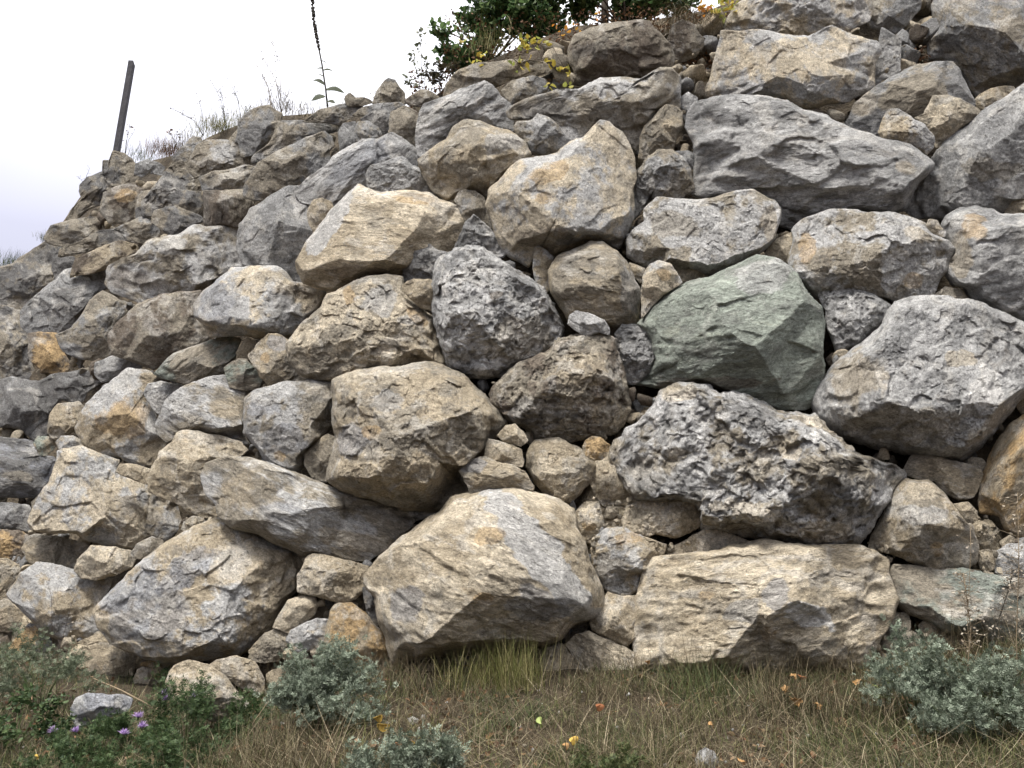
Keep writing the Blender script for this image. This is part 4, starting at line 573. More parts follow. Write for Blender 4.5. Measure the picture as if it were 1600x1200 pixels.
LITTER = leaf_material('dead_leaves', [(.06, .03, .018), (.14, .07, .035), (.20, .11, .055), (.09, .06, .04), (.26, .17, .10)], .8, .1)
def baseline(px): return np.interp(px, BASEPX[:, 0], BASEPX[:, 1])
def on_bank(n, x0=-220, x1=1820, y0=None, y1=1320):
    n = int(n*1.19)
    px = RN.uniform(x0, x1, n); b = baseline(px)-6 if y0 is None else np.full(n, float(y0)); py = b+(y1-b)*RN.random(n); k = ~inside(px, py, -.05) | (py > 1135); return groundpt(px[k], py[k]), px[k], py[k]
def clumped(P, s=2.3, thr=0.0, seed=3.): return fbm(P*s+seed, 3) > thr
P, px, py = on_bank(52000); dry = clumped(P, 2.6, -.28); P, px, py = P[dry], px[dry], py[dry]; n = len(P)
ln = (.04+.26*RN.random(n)**1.8)*np.where(px < 430, .6, 1.)*np.clip(.75+1.5*fbm(P*2.1+31, 3), .3, 1.8); tag(strips('dry_grass', P, ln, RN.uniform(0, 6.28, n), RN.uniform(0, 1.5, n), RN.uniform(-.4, 2.2, n), RN.uniform(.0012, .0030, n), STRAW, 5), 'tangled straw-coloured dry grass along the foot of the wall', 'grass', kind='stuff')
P, px, py = on_bank(44000); k = (clumped(P, 1.7, -.14, 9.) | ((px < 430) & (RN.random(len(px)) < .55))); P = P[k]; px = px[k]; n = len(P)
tag(strips('green_grass', P, RN.uniform(.04, .13, n), RN.uniform(0, 6.28, n), RN.uniform(0, .8, n), RN.uniform(.1, 1.2, n), RN.uniform(.0018, .0042, n), GREEN, 4), 'short green grass mixed through the dry grass', 'grass', kind='stuff')
P, px, py = on_bank(9000); k = clumped(P, 2.9, -.05, 51.); P = P[k]; n = len(P); tag(strips('olive_grass', P, RN.uniform(.05, .22, n), RN.uniform(0, 6.28, n), RN.uniform(0, 1.1, n), RN.uniform(0, 1.8, n), RN.uniform(.0018, .004, n), OLIVE, 5), 'olive grass clumps scattered over the bank', 'grass', kind='stuff')
P, px, py = on_bank(9000); n = len(P)
tag(strips('matted_grass', P+np.array([0, 0, .03]), RN.uniform(.10, .38, n)*np.where(px < 430, .7, 1.), RN.uniform(0, 6.28, n), RN.uniform(.9, 1.5, n), RN.uniform(-.5, .9, n), RN.uniform(.0012, .0034, n), STRAWL, 6), 'long pale dead stems lying matted across the bank', 'grass', kind='stuff')
px = RN.uniform(380, 1640, 1500); P = groundpt(px, baseline(px)+RN.uniform(0, 40, 1500)); n = len(P)
tag(strips('tall_grass', P, RN.uniform(.12, .36, n), RN.uniform(0, 6.28, n), RN.uniform(0, .5, n), RN.uniform(0, 1.3, n), RN.uniform(.001, .0024, n), STRAW, 6), 'thin tall grass stalks standing in front of the lowest boulders', 'grass', kind='stuff')
def leaf_cards(name, P, size, mat, parent=None, loc=None, up=.35, lobes=None, fold=.25):
    """pointed leaves, two facets each, folded along the midrib, in random directions"""
    n = len(P); d = RN.normal(size=(n, 3)); d[:, 2] *= .7; d /= np.linalg.norm(d, axis=1)[:, None]; u = RN.normal(size=(n, 3)); u -= (u*d).sum(1)[:, None]*d; u /= np.linalg.norm(u, axis=1)[:, None]
    if up: u[:, 2] *= (1-up); u /= np.linalg.norm(u, axis=1)[:, None]
    nn = np.cross(d, u); s = size[:, None]; wd = .30
    V = np.stack([P, P+d*s*.35+u*s*wd+nn*s*fold*.5, P+d*s*.75+u*s*wd*.75+nn*s*fold*.4, P+d*s*1.02-nn*s*.12, P+d*s*.75-u*s*wd*.75+nn*s*fold*.4, P+d*s*.35-u*s*wd+nn*s*fold*.5, P+d*s*.5], 1)
    b = np.arange(n)[:, None]*7; T = np.concatenate([b+np.array([[0, 1, 6, 5]]), b+np.array([[1, 2, 3, 6]]), b+np.array([[6, 3, 4, 5]])], 0)
    V = V.reshape(-1, 3)
    if loc is not None: V = V-np.asarray(loc)
    return mesh_obj(name, V, T, mat, parent=parent, tris=True, loc=(0, 0, 0) if parent or loc is None else tuple(loc))
P, px, py = on_bank(4200); k = clumped(P, 3.1, -.12, 21.); P = P[k]; tag(leaf_cards('leaf_litter', P+np.array([0, 0, .02]), RN.uniform(.02, .05, len(P)), LITTER), 'brown and reddish dead leaves lying under the grass', 'dead leaves', kind='stuff')
# litter and roots lying in the ledges near the top of the wall
def ledge(px0, px1, py0, py1, n, s0=.02, s1=.05, off=.2):
    px = RN.uniform(px0, px1, n); py = RN.uniform(py0, py1, n); k = ~inside(px, py, -.02); return wallpt(px[k], py[k], off)
Q = np.concatenate([ledge(690, 1120, 20, 120, 1500, off=.42), ledge(640, 720, 110, 170, 500, off=.42), ledge(1062, 1105, 95, 155, 420), ledge(1400, 1455, 60, 110, 260), ledge(925, 1115, 15, 60, 500, off=.3), ledge(860, 905, 50, 135, 200), ledge(950, 1000, 100, 130, 60), ledge(640, 700, 135, 170, 140), ledge(1085, 1140, 20, 110, 300)])
tag(leaf_cards('leaf_litter', Q+RN.normal(size=Q.shape)*.03, RN.uniform(.02, .055, len(Q)), LITTER), 'brown dead leaves caught in the upper ledges of the wall', 'dead leaves', kind='stuff')
# ---------------------------------------------------------------- plants
def tube(bm, pts, r0, r1, sides=6):
    pts = [Vector(p) for p in pts]; rings = []
    for i, p in enumerate(pts):
        d = (pts[min(i+1, len(pts)-1)]-pts[max(i-1, 0)]).normalized(); a = d.orthogonal().normalized(); b = d.cross(a); r = r0+(r1-r0)*i/(len(pts)-1)
        rings.append([bm.verts.new(p+(a*math.cos(2*math.pi*k/sides)+b*math.sin(2*math.pi*k/sides))*r) for k in range(sides)])
    for A, B in zip(rings, rings[1:]):
        for k in range(sides): bm.faces.new((A[k], A[(k+1) % sides], B[(k+1) % sides], B[k]))
    bm.faces.new(rings[0][::-1]); bm.faces.new(rings[-1])
def bm_obj(name, bm, mat, parent=None, loc=(0, 0, 0), smooth=True):
    me = bpy.data.meshes.new(name); bm.normal_update(); bm.to_mesh(me); bm.free(); me.materials.append(mat)
    if smooth: me.polygons.foreach_set('use_smooth', np.ones(len(me.polygons), dtype=bool))
    o = bpy.data.objects.new(name, me); C.objects.link(o); o.location = loc
    if parent: o.parent = parent
    return o
def plain(name, c, rough=.8):
    m, n, b = newmat(name, rough); t = nd(n, 'ShaderNodeTexCoord'); a = nd(n, 'ShaderNodeTexNoise'); a.inputs['Scale'].default_value = 14; a.inputs['Detail'].default_value = 6; n.links.new(t.outputs['Object'], a.inputs['Vector'])
    r = nd(n, 'ShaderNodeValToRGB'); r.color_ramp.elements[0].position = .3; r.color_ramp.elements[1].position = .7
    r.color_ramp.elements[0].color = (*[v*.65 for v in c], 1); r.color_ramp.elements[1].color = (*[v*1.3 for v in c], 1); n.links.new(a.outputs[0], r.inputs[0]); n.links.new(r.outputs[0], b.inputs['Base Color']); return m
BARK = plain('bark', (.075, .055, .04)); STALK = plain('dry_stalk', (.22, .17, .11)); DSTALK = plain('dark_stalk', (.05, .045, .035)); GSTALK = plain('green_stalk', (.09, .12, .05))
MUG = leaf_material('silvery_leaf', [(.07, .09, .06), (.15, .18, .13), (.26, .29, .225)], .7, .15)
WEED = leaf_material('weed_leaf', [(.02, .04, .014), (.045, .075, .028), (.09, .13, .05)], .6, .2)
TREEL = leaf_material('shrub_leaf', [(.025, .055, .022), (.06, .11, .04), (.11, .17, .065), (.18, .24, .10)], .4, .4)
YEL = leaf_material('yellow_leaf', [(.40, .29, .05), (.50, .42, .09), (.33, .35, .09), (.24, .29, .08)], .6, .35)
ORA = leaf_material('orange_leaf', [(.55, .22, .04), (.60, .36, .07), (.45, .16, .05)], .6, .3)
PURP = leaf_material('purple_petal', [(.27, .17, .40), (.40, .28, .52), (.52, .40, .60)], .6, .3)
def feather_leaves(P, size):
    """finely cut leaves: a fan of seven narrow lobes"""
    n = len(P); d = RN.normal(size=(n, 3)); d[:, 2] = np.abs(d[:, 2])*.9; d /= np.linalg.norm(d, axis=1)[:, None]; u = RN.normal(size=(n, 3)); u -= (u*d).sum(1)[:, None]*d; u /= np.linalg.norm(u, axis=1)[:, None]; nn = np.cross(d, u)
    VV, TT = [], []; c0 = 0
    for f, a, l in ((0, .9, .55), (0, -.9, .55), (.25, .75, .6), (.25, -.75, .6), (.5, .5, .6), (.5, -.5, .6), (.45, 0, .62)):
        o = P+d*(size*f)[:, None]; dd = d*math.cos(a)+u*math.sin(a)+nn*RN.uniform(-.3, .3, n)[:, None]; s_ = np.cross(dd, nn); L_ = (size*l)[:, None]; w_ = (size*.085)[:, None]
        V = np.stack([o, o+dd*L_*.55+s_*w_, o+dd*L_, o+dd*L_*.55-s_*w_], 1); VV.append(V.reshape(-1, 3)); TT.append(c0+np.arange(n)[:, None]*4+np.arange(4)[None]); c0 += n*4
    return np.concatenate(VV), np.concatenate(TT)
def bush(px, pyb, wpx, hpx, n, mat, stalkmat, label, cat, name, size=.035, feather=True, depth=.8, group=None):
    b = groundpt(px, pyb); m = np.linalg.norm(b-ORG)/F; root = empty(name, tuple(b)); tag(root, label, cat, group)
    nst = max(14, n//60); tips = []; bm = bmesh.new()
    for i in range(nst):
        a = R.uniform(0, 6.28); q = math.sqrt(R.random())*R.uniform(.8, 1.25); t_ = Vector((math.cos(a)*q*wpx*.5*m, math.sin(a)*q*wpx*.5*m*depth, hpx*m*R.uniform(.45, 1.25)*math.sqrt(max(.05, 1-q*q*.85))))
        mid = t_*.5+Vector((0, 0, hpx*m*.12)); tube(bm, [Vector((t_.x*.12, t_.y*.12, -.03)), mid*.6, mid, t_*.97], .0028, .0012, 5); tips.append((mid, t_))
    bm_obj('stem', bm, stalkmat, root)
    mi = np.array([t[0][:] for t in tips]); ti = np.array([t[1][:] for t in tips]); k = RN.integers(0, nst, n); f = RN.beta(2.0, 1.1, n)[:, None]
    P = mi[k]*(1-f)*1.0+ti[k]*f+RN.normal(size=(n, 3))*size*.75; P[:, 2] = np.maximum(P[:, 2], .01)
    sz = RN.uniform(.6, 1.2, n)*size
    if feather: V, T = feather_leaves(P, sz); mesh_obj('foliage', V, T, mat, parent=root, tris=True)
    else: leaf_cards('foliage', P, sz, mat, parent=root)
    return root
bush(500, 1142, 180, 105, 4200, MUG, GSTALK, 'silvery green feathery bush at the wall foot, left of centre', 'bush', 'silvery_bush')
bush(600, 1232, 120, 62, 800, MUG, GSTALK, 'low silvery green plant cut by the bottom edge, left of centre', 'bush', 'silvery_bush')
bush(672, 1240, 95, 78, 800, MUG, GSTALK, 'second low silvery plant at the bottom edge, below the yellow leaves', 'bush', 'silvery_bush')
bush(1440, 1128, 140, 110, 2000, MUG, GSTALK, 'tall silvery bush under the greenish layered boulder, lower right', 'bush', 'silvery_bush')
bush(1565, 1140, 135, 95, 1700, MUG, GSTALK, 'silvery bush cut by the right edge', 'bush', 'silvery_bush')
bush(1500, 1165, 110, 60, 1500, MUG, GSTALK, 'low silvery plant in front of the two right-hand bushes', 'bush', 'silvery_bush')
bush(60, 1110, 150, 95, 1500, leaf_material('grey_green_leaf', [(.07, .09, .055), (.12, .145, .09), (.17, .19, .13)], .7, .15), GSTALK, 'grey-green feathery bush at the lower left corner below the ochre stone', 'bush', 'grey_green_bush')
bush(20, 1170, 130, 60, 800, WEED, GSTALK, 'dark green leafy weed in the bottom left corner', 'weed', 'green_weed', .035, False)
bush(190, 1178, 110, 44, 900, WEED, GSTALK, 'dark green weed in front of the blue-grey loose stone', 'weed', 'green_weed', .032)
bush(290, 1175, 140, 85, 1500, WEED, GSTALK, 'dark green weed under the purple flowers', 'weed', 'green_weed', .032)
bush(250, 1232, 200, 60, 1500, WEED, GSTALK, 'low green weeds along the bottom edge, left', 'weed', 'green_weed', .03)
bush(110, 1225, 150, 60, 1200, WEED, GSTALK, 'dark green weed at the bottom edge near the left corner', 'weed', 'green_weed', .03)
bush(380, 1150, 80, 50, 500, WEED, GSTALK, 'small green weed between the flowers and the silvery bush', 'weed', 'green_weed', .03)
bush(252, 1082, 34, 38, 160, WEED, GSTALK, 'fresh green sprig growing between the cobbles at the lower left', 'weed', 'green_weed', .028)
bush(950, 1235, 150, 50, 700, GREEN, GSTALK, 'low green plant at the bottom edge, centre', 'weed', 'green_weed', .028)
# tufts of grass
def tuft(px, pyb, n, h, label, mat, spread=.07, wall=None, droop=1.2):
    b = groundpt(px, pyb) if wall is None else wallpt(px, pyb, wall); P = b+np.stack([RN.normal(size=n)*spread, RN.normal(size=n)*spread, np.zeros(n)-.01], 1)
    o = strips('grass_tuft', P, RN.uniform(.45, 1.1, n)*h, RN.uniform(0, 6.28, n), RN.uniform(0, .35, n), RN.uniform(0, droop, n), RN.uniform(.0018, .0038, n)*(1.7 if wall is not None else 1), mat, 6, loc=b); tag(o, label, 'grass tuft')
MIXG = leaf_material('olive_grass', [(.07, .085, .02), (.14, .15, .045), (.22, .20, .08), (.32, .27, .14)], .7, .2)
tuft(800, 1075, 520, .36, 'tall olive-green grass tuft against the foot of the biggest boulder', MIXG, .10, droop=.7)
tuft(740, 1072, 260, .28, 'thin grass tuft left of the tall olive-green one', MIXG, .12)
tuft(1090, 1080, 300, .26, 'dark green grass tuft in front of the long tan block', GREEN, .13)
tuft(1240, 1110, 420, .30, 'drooping straw tuft under the orange oak leaves', STRAW, .13, droop=1.9)
tuft(640, 1080, 240, .25, 'straw grass tuft by the half-hidden ochre stone', STRAW, .12)
tuft(940, 1095, 320, .22, 'tangled straw tuft below the cream oval stone', STRAW, .16, droop=2.0)
tuft(1340, 1120, 320, .26, 'straw grass tuft left of the right silvery bushes', STRAW, .14, droop=1.8)
tuft(420, 1200, 420, .28, 'grey-brown grass tuft below the left silvery bush', STRAW, .16, droop=1.6)
tuft(1060, 1140, 300, .18, 'low straw tuft in the middle of the bank', STRAW, .16, droop=2.0)
tuft(55, 1075, 90, .22, 'wispy dry stalks over the pale grey-tan boulder', STRAW, .12)
for px_, py_, n_, h_, l_, m_ in ((345, 205, 420, .24, 'yellowish grass tuft on the skyline above the wide grey-brown rock', MIXG), (262, 240, 460, .24, 'brownish dry grass tuft on the skyline right of the post', LITTER), (222, 248, 200, .18, 'dark low grass tuft beside the post foot', GREEN),
                     (480, 180, 260, .12, 'short dry grass on the ledge below the mullein', STRAW), (545, 172, 200, .10, 'short grass on the thin brown ledge stone', MIXG), (295, 232, 260, .16, 'dry grass right of the brownish skyline tuft', STRAW), (380, 192, 240, .16, 'low olive grass on the skyline between the forked weed and the pale grass', MIXG),
                     (310, 215, 160, .14, 'short grass tuft between the two yellow-brown ones', MIXG), (440, 172, 200, .22, 'thin pale grass on the skyline left of the mullein', STRAW), (400, 182, 120, .16, 'sparse grass at the skyline above the upper left rocks', MIXG),
                     (668, 168, 90, .14, 'little pale green tuft left of the scooped blue-grey rock', MIXG), (1078, 62, 260, .50, 'hanging dry grass and roots above the brown upright stone', STRAW), (770, 80, 160, .30, 'yellow-green grass under the shrub', MIXG),
                     (30, 420, 300, .40, 'dark tuft on the far left skyline', GREEN), (-10, 430, 300, .45, 'dark tuft cut by the left edge', GREEN), (75, 378, 120, .25, 'small dark tuft above the long dark stone', GREEN)):
    tuft(px_, py_-2, int(n_*1.7), h_*.85, l_, m_, .17 if n_ > 150 else .09, wall=.45, droop=2.6 if px_ == 1078 else 1.1)
def hanging(px, py, n, ln, label):
    b = wallpt(px, py, -.12); P = b+np.stack([RN.normal(size=n)*.09, RN.normal(size=n)*.05-.05, RN.normal(size=n)*.05], 1)
    o = strips('hanging_root', P, RN.uniform(.3, 1.0, n)*ln, RN.uniform(0, 6.28, n), RN.uniform(1.7, 2.4, n), RN.uniform(.3, .9, n), RN.uniform(.002, .005, n), STRAW, 6, loc=b); tag(o, label, 'roots')
hanging(1058, 22, 160, .7, 'dry roots hanging over the brown upright stone')
hanging(1115, 30, 60, .45, 'thin dry roots hanging left of the big cracked pale block')
# point above the wall top, a little behind its face
def airpt(px, py, pxb, pyb, off): b = wallpt(pxb, pyb, off); d = dirs(px, py); t = b[1]/d[1]; return ORG+d*t
def skyweed(pxb, pyb, tops, label, mat=DSTALK, leafn=26, ls=.018, off=.42, r=.005, name='dry_weed', lmat=None):
    b = wallpt(pxb, pyb, off); root = empty(name, tuple(b)); tag(root, label, 'weed'); bm = bmesh.new(); LP = []
    for tx, ty in tops:
        t = Vector(airpt(tx, ty, pxb, pyb, off)-b); mid = Vector((t.x*.35, t.y+R.uniform(-.06, .06), t.z*.55)); pts = [Vector((0, 0, -.05)), mid*.5, mid, (mid+t)*.5+Vector((.01, 0, 0)), t]; tube(bm, pts, r, r*.4, 5)
        for k in range(leafn//len(tops)):
            f = R.uniform(.35, 1); p = mid.lerp(t, (f-.35)/.65); q = p+Vector((R.uniform(-.05, .05), R.uniform(-.05, .05), R.uniform(0, .06))); tube(bm, [p, q], r*.4, r*.3, 3); LP.append(q[:])
    bm_obj('stem', bm, mat, root)
    if LP: leaf_cards('foliage', np.array(LP), RN.uniform(.6, 1.4, len(LP))*ls, lmat or LITTER, parent=root)
skyweed(440, 172, [(405, 82), (425, 62), (432, 130), (452, 140)], 'pale seeding grass stalks on the skyline left of the mullein', STALK, 90, .022, lmat=STRAW)
skyweed(425, 176, [(400, 100), (412, 120)], 'thin dry stalks left of the seeding grass stalks', STALK, 30, .02, lmat=STRAW)
skyweed(352, 196, [(328, 124), (341, 130), (345, 165)], 'forked dark weed with tiny seed heads on the skyline', leafn=54)
skyweed(378, 192, [(355, 122), (366, 145), (392, 165)], 'dark seeding weed right of the forked one', leafn=48)
skyweed(318, 208, [(308, 150), (282, 178), (262, 167)], 'low arching weed above the dry grass tuft', leafn=36)
skyweed(275, 226, [(262, 206), (282, 210)], 'small leafy weed right of the post', leafn=14, ls=.05)
skyweed(195, 243, [(203, 190), (200, 205), (212, 200)], 'dark drooping weed leaning on the post', leafn=10, ls=.06)
skyweed(132, 288, [(122, 278), (140, 262)], 'tiny dark weed at the corner of the dark topmost stone', leafn=8)
skyweed(660, 158, [(655, 45), (640, 85), (668, 95), (630, 125)], 'thin leafy weed left of the green shrub against the sky', leafn=110, ls=.05, lmat=leaf_material('pale_leaf', [(.10, .12, .08), (.2, .22, .15), (.28, .28, .2)], .6, .3))
skyweed(592, 160, [(583, 142), (575, 148)], 'tiny dry weed beside the pointed skyline stone', leafn=8)
# mullein: tall dead flower stalk
def mullein():
    b = wallpt(512, 165, .3); root = empty('mullein', tuple(b)); tag(root, 'tall dark seed stalk with a few large leaves standing against the sky', 'plant')
    pts = [Vector(airpt(x, y, 512, 165, .3)-b) for x, y in ((512, 170), (509, 140), (503, 100), (496, 65), (490, 30), (488, 0), (486, -45))]
    bm = bmesh.new(); tube(bm, pts, .012, .009, 7); bm_obj('stem', bm, DSTALK, root)
    bm = bmesh.new()
    for i in range(150):
        f = R.random()**.8; k = 2.6+f*3.38; j = int(k); p = pts[j].lerp(pts[min(j+1, 6)], k-j); a = R.uniform(0, 6.28); r_ = R.uniform(.013, .021); d = Vector((math.cos(a), math.sin(a), .3))*(.010+.006*f)
        from_ = p+d; m4 = __import__('mathutils').Matrix.Translation(from_); bmesh.ops.create_icosphere(bm, subdivisions=1, radius=r_, matrix=m4)
    bm_obj('seed_capsules', bm, DSTALK, root)
    dl = leaf_material('dark_leaf', [(.03, .04, .02), (.05, .06, .03)], .7, .15)
    for (x0, y0, x1, y1, w_) in ((508, 150, 487, 158, .05), (508, 140, 537, 142, .045), (507, 132, 488, 124, .03), (504, 110, 519, 108, .022), (504, 107, 491, 106, .018), (511, 158, 524, 163, .03), (500, 95, 511, 97, .01), (505, 119, 497, 118, .012)):
        a = Vector(airpt(x0, y0, 512, 165, .3)-b); c = Vector(airpt(x1, y1, 512, 165, .3)-b); c.y += R.uniform(-.06, .06); d = c-a; n_ = Vector((0, -1, .45)).normalized(); s_ = d.cross(n_).normalized(); w_ *= 2.3; up = Vector((0, 0, 1))*d.length*.22; V = []; Fc = []
        for i in range(7):
            f = i/6; ww = w_*math.sin(math.pi*min(1, f*.93+.06))**.7; p = a+d*f+up*math.sin(math.pi*f); V += [p-s_*ww*.5-Vector((0, 0, ww*.15)), p, p+s_*ww*.5-Vector((0, 0, ww*.15))]
            if i: q = i*3; Fc += [(q-3, q-2, q+1, q), (q-2, q-1, q+2, q+1)]
        mesh_obj('leaf', V, Fc, dl, parent=root)
mullein()
# fence post: a steel angle with a slanting top
def post():
    b = wallpt(181, 244, .45); t = airpt(206, 98, 181, 244, .45); v = Vector(t-b); ln = v.length; wv = 6.8*np.linalg.norm(b-ORG)/F; bm = bmesh.new(); q = .012
    prof = [(-wv/2, -wv/2), (wv/2, -wv/2), (wv/2, -wv/2+q), (-wv/2+q, -wv/2+q), (-wv/2+q, wv/2), (-wv/2, wv/2)]
    lo = [bm.verts.new((x, y, -.4)) for x, y in prof]; hi = [bm.verts.new((x, y, ln+.02-(x+wv/2)*.6)) for x, y in prof]
    for k in range(6): bm.faces.new((lo[k], lo[(k+1) % 6], hi[(k+1) % 6], hi[k]))
    bm.faces.new(lo[::-1]); bm.faces.new(hi); m = plain('weathered_steel', (.06, .058, .066), .7)
    o = bm_obj('fence_post', bm, m, loc=tuple(b), smooth=False); o.rotation_euler = v.to_track_quat('Z', 'Y').to_euler(); tag(o, 'dark leaning metal post on top of the wall at the upper left', 'post')
post()
# shrubs above the wall
def shrub(name, label, basepx, off, clumps, n, lmat, size=.055, cat='tree'):
    b = wallpt(basepx[0], basepx[1], off); b[2] -= .0; root = empty(name, tuple(b)); tag(root, label, cat); bm = bmesh.new(); m = np.linalg.norm(b-ORG)/F; P = []
    A = np.array([c[2]**2*(c[3] if len(c) > 3 else 1) for c in clumps], float); A /= A.sum()
    fork = None
    for c, a in zip(clumps, A):
        q = airpt(c[0], c[1], basepx[0], basepx[1], off)-b; q[1] += RN.uniform(-.5, .5); tp = Vector(q); base = Vector((tp.x*.12, 0, -.15)); mid = base.lerp(tp, .5)+Vector((R.uniform(-.08, .08), 0, .06))
        tube(bm, [base, mid, tp], .018, .004, 5); k = max(5, int(n*a)); v = RN.normal(size=(k, 3)); v /= np.linalg.norm(v, axis=1)[:, None]; rr = c[2]*m*RN.random(k)**.42; pts = q+v*rr[:, None]*np.array([1, 1.1, .9])
        ns = fbm(pts*5+3, 2); pts = pts[ns > -.08]; P.append(pts)
        for _ in range(5): e_ = pts[RN.integers(len(pts))]; tube(bm, [mid.lerp(tp, .6), Vector(e_)], .005, .002, 4)
    bm_obj('trunk', bm, BARK, root); P = np.concatenate(P); leaf_cards('crown', P, RN.uniform(.6, 1.3, len(P))*size, lmat, parent=root, up=.5)
shrub('green_shrub', 'dark green leafy shrub on top of the wall, left of the trunk gap', (760, 80), .9, [(700, 92, 20), (692, 68, 16), (715, 55, 24), (722, 95, 22), (742, 30, 30), (750, 72, 30), (775, 8, 34), (788, 50, 34), (765, -30, 40), (820, 15, 36), (832, 52, 30), (815, -35, 45), (862, 28, 34), (870, -15, 40)], 13500, TREEL, .085)
shrub('green_shrub', 'dark green shrub on top of the wall, above the overhanging brown rock', (980, 28), 1.1, [(905, 8, 26), (905, -30, 40), (925, 28, 12), (990, -12, 26), (960, -40, 40), (1010, 8, 18), (1035, -10, 26), (1075, -8, 22), (1100, 0, 14), (900, 26, 16), (1012, 20, 16), (865, 40, 14), (960, 22, 12), (1045, 12, 14)], 10500, TREEL, .085)
def bigtrunk():
    b = wallpt(944, 36, 1.6); root = empty('tree', tuple(b)); tag(root, 'thin dark tree trunk in the bright gap between the two shrubs', 'tree'); bm = bmesh.new(); m = np.linalg.norm(b-ORG)/F
    tube(bm, [(0, 0, -.3), (.02, 0, .3), (-.05, .05, 1.2), (-.1, .1, 2.6)], .065, .035, 9); tube(bm, [(-.02, 0, .8), (.4, .1, 1.5), (.6, .2, 2.3)], .03, .012, 6); bm_obj('trunk', bm, BARK, root)
    v = RN.normal(size=(1500, 3))*np.array([.8, .7, .5])+np.array([-.1, .1, 2.5]); leaf_cards('crown', v, RN.uniform(.05, .1, 1500), TREEL, parent=root)
bigtrunk()
skyweed(700, 128, [(660, 118), (680, 100), (672, 130), (712, 100)], 'bare brown twiggy bush left of the flat brown rock', BARK, 130, .05, lmat=leaf_material('brown_leaf', [(.03, .03, .018), (.07, .06, .035), (.10, .09, .05)], .7, .2), r=.006)
# creepers with autumn leaves
def creeper(paths, spots, label, mat, n=60, size=.07, off=-.02):
    b = wallpt(*paths[0][0], off); root = empty('creeper', tuple(b)); tag(root, label, 'creeper'); bm = bmesh.new()
    for pth in paths: tube(bm, [wallpt(x, y, off)-b for x, y in pth], .005, .003, 5)
    bm_obj('stem', bm, BARK, root); P = []
    for x, y, s_ , k in spots:
        for _ in range(k): P.append(wallpt(x+R.gauss(0, s_), y+R.gauss(0, s_*.8), off+R.uniform(-.06, .03))-b)
    leaf_cards('foliage', np.array(P), RN.uniform(.7, 1.35, len(P))*size, mat, parent=root, up=.2)
creeper([[(820, 60), (812, 75), (835, 68), (850, 95), (872, 108)], [(835, 68), (862, 70), (885, 112)], [(812, 75), (800, 90), (812, 100)]], [(820, 66, 8, 26), (842, 68, 6, 12), (812, 100, 7, 14), (858, 92, 4, 4), (868, 108, 5, 8), (886, 110, 4, 5), (884, 130, 5, 4), (862, 132, 5, 4), (748, 90, 6, 10), (722, 65, 3, 3)], 'creeper with yellow and lime leaves over the rocks under the shrub', YEL, size=.07)
creeper([[(1095, 25), (1115, 14), (1140, 6)]], [(1135, 8, 9, 26), (1118, 20, 5, 6), (1128, 24, 4, 4)], 'yellow-leaved sprig at the top beside the big cracked pale block', YEL)
creeper([[(1085, 18), (1105, 12)]], [(1103, 12, 6, 12), (872, 46, 4, 3), (884, 52, 3, 2), (898, 42, 5, 5), (935, 22, 4, 3)], 'orange-leaved sprig along the top edge near the hanging roots', ORA, size=.06)
# single fallen leaves
def fallen(px, py, s, mat, label, lobed=False):
    b = groundpt(px, py+30); s = s*.95; d = dirs(px, py); b = ORG+d*(b[1]/d[1]); V = []; n = 22
    for i in range(n):
        a = 2*math.pi*i/n; r = .42+.1*math.cos(a); r *= (1+.28*math.cos(a*7)) if lobed else 1; V.append((math.cos(a)*r*s*1.3, math.sin(a)*r*s*.8, .18*s*math.cos(2*a)))
    V.append((0, 0, -.03*s)); V += [(x*.98, y*.98, z-.0012) for x, y, z in V[:n]]
    Fc = [(i, (i+1) % n, n) for i in range(n)]+[(i, n+1+i, n+1+(i+1) % n, (i+1) % n) for i in range(n)]+[tuple(range(n+1, 2*n+1))[::-1]]
    o = mesh_obj('fallen_leaf', V, Fc, mat, loc=tuple(b)); o.rotation_euler = (R.uniform(.5, 1.3), R.uniform(-.5, .5), R.uniform(0, 3)); tag(o, label, 'leaf', 'autumn leaves fallen in the grass')
YL = plain('golden_leaf', (.50, .33, .07), .6); OL = plain('orange_brown_leaf', (.36, .21, .085), .6); GL = plain('lime_leaf', (.26, .31, .10), .6); RL = plain('russet_leaf', (.24, .09, .035), .7)
for a in ((591, 1122, .07, YL, 'golden leaf at the upper left of the pair right of the silvery bush'), (600, 1135, .07, YL, 'golden leaf at the lower right of the pair right of the silvery bush'), (645, 1163, .06, YL, 'golden leaf above the low silvery plant at the bottom edge'), (620, 1165, .07, RL, 'russet leaf left of the low golden leaf'),
          (1112, 1133, .05, OL, 'upright orange leaf alone in the straw, right of centre'), (895, 1158, .055, YL, 'golden leaf near the bottom edge, centre'), (884, 1166, .05, OL, 'orange leaf touching the golden leaf near the bottom centre'), (844, 1130, .07, GL, 'lime-green leaf in the middle of the bank'),
          (1012, 1034, .045, OL, 'pale orange leaf on the lower left corner of the long tan block'), (935, 1105, .06, RL, 'red-brown leaf in the straw below the cream oval stone'), (1425, 1102, .05, OL, 'orange leaf at the left foot of the right silvery bush'),
          (1160, 1190, .05, OL, 'orange leaf at the bottom edge right of the round white stone'), (58, 1183, .05, YL, 'yellow leaf among the weeds, bottom left')): fallen(*a)
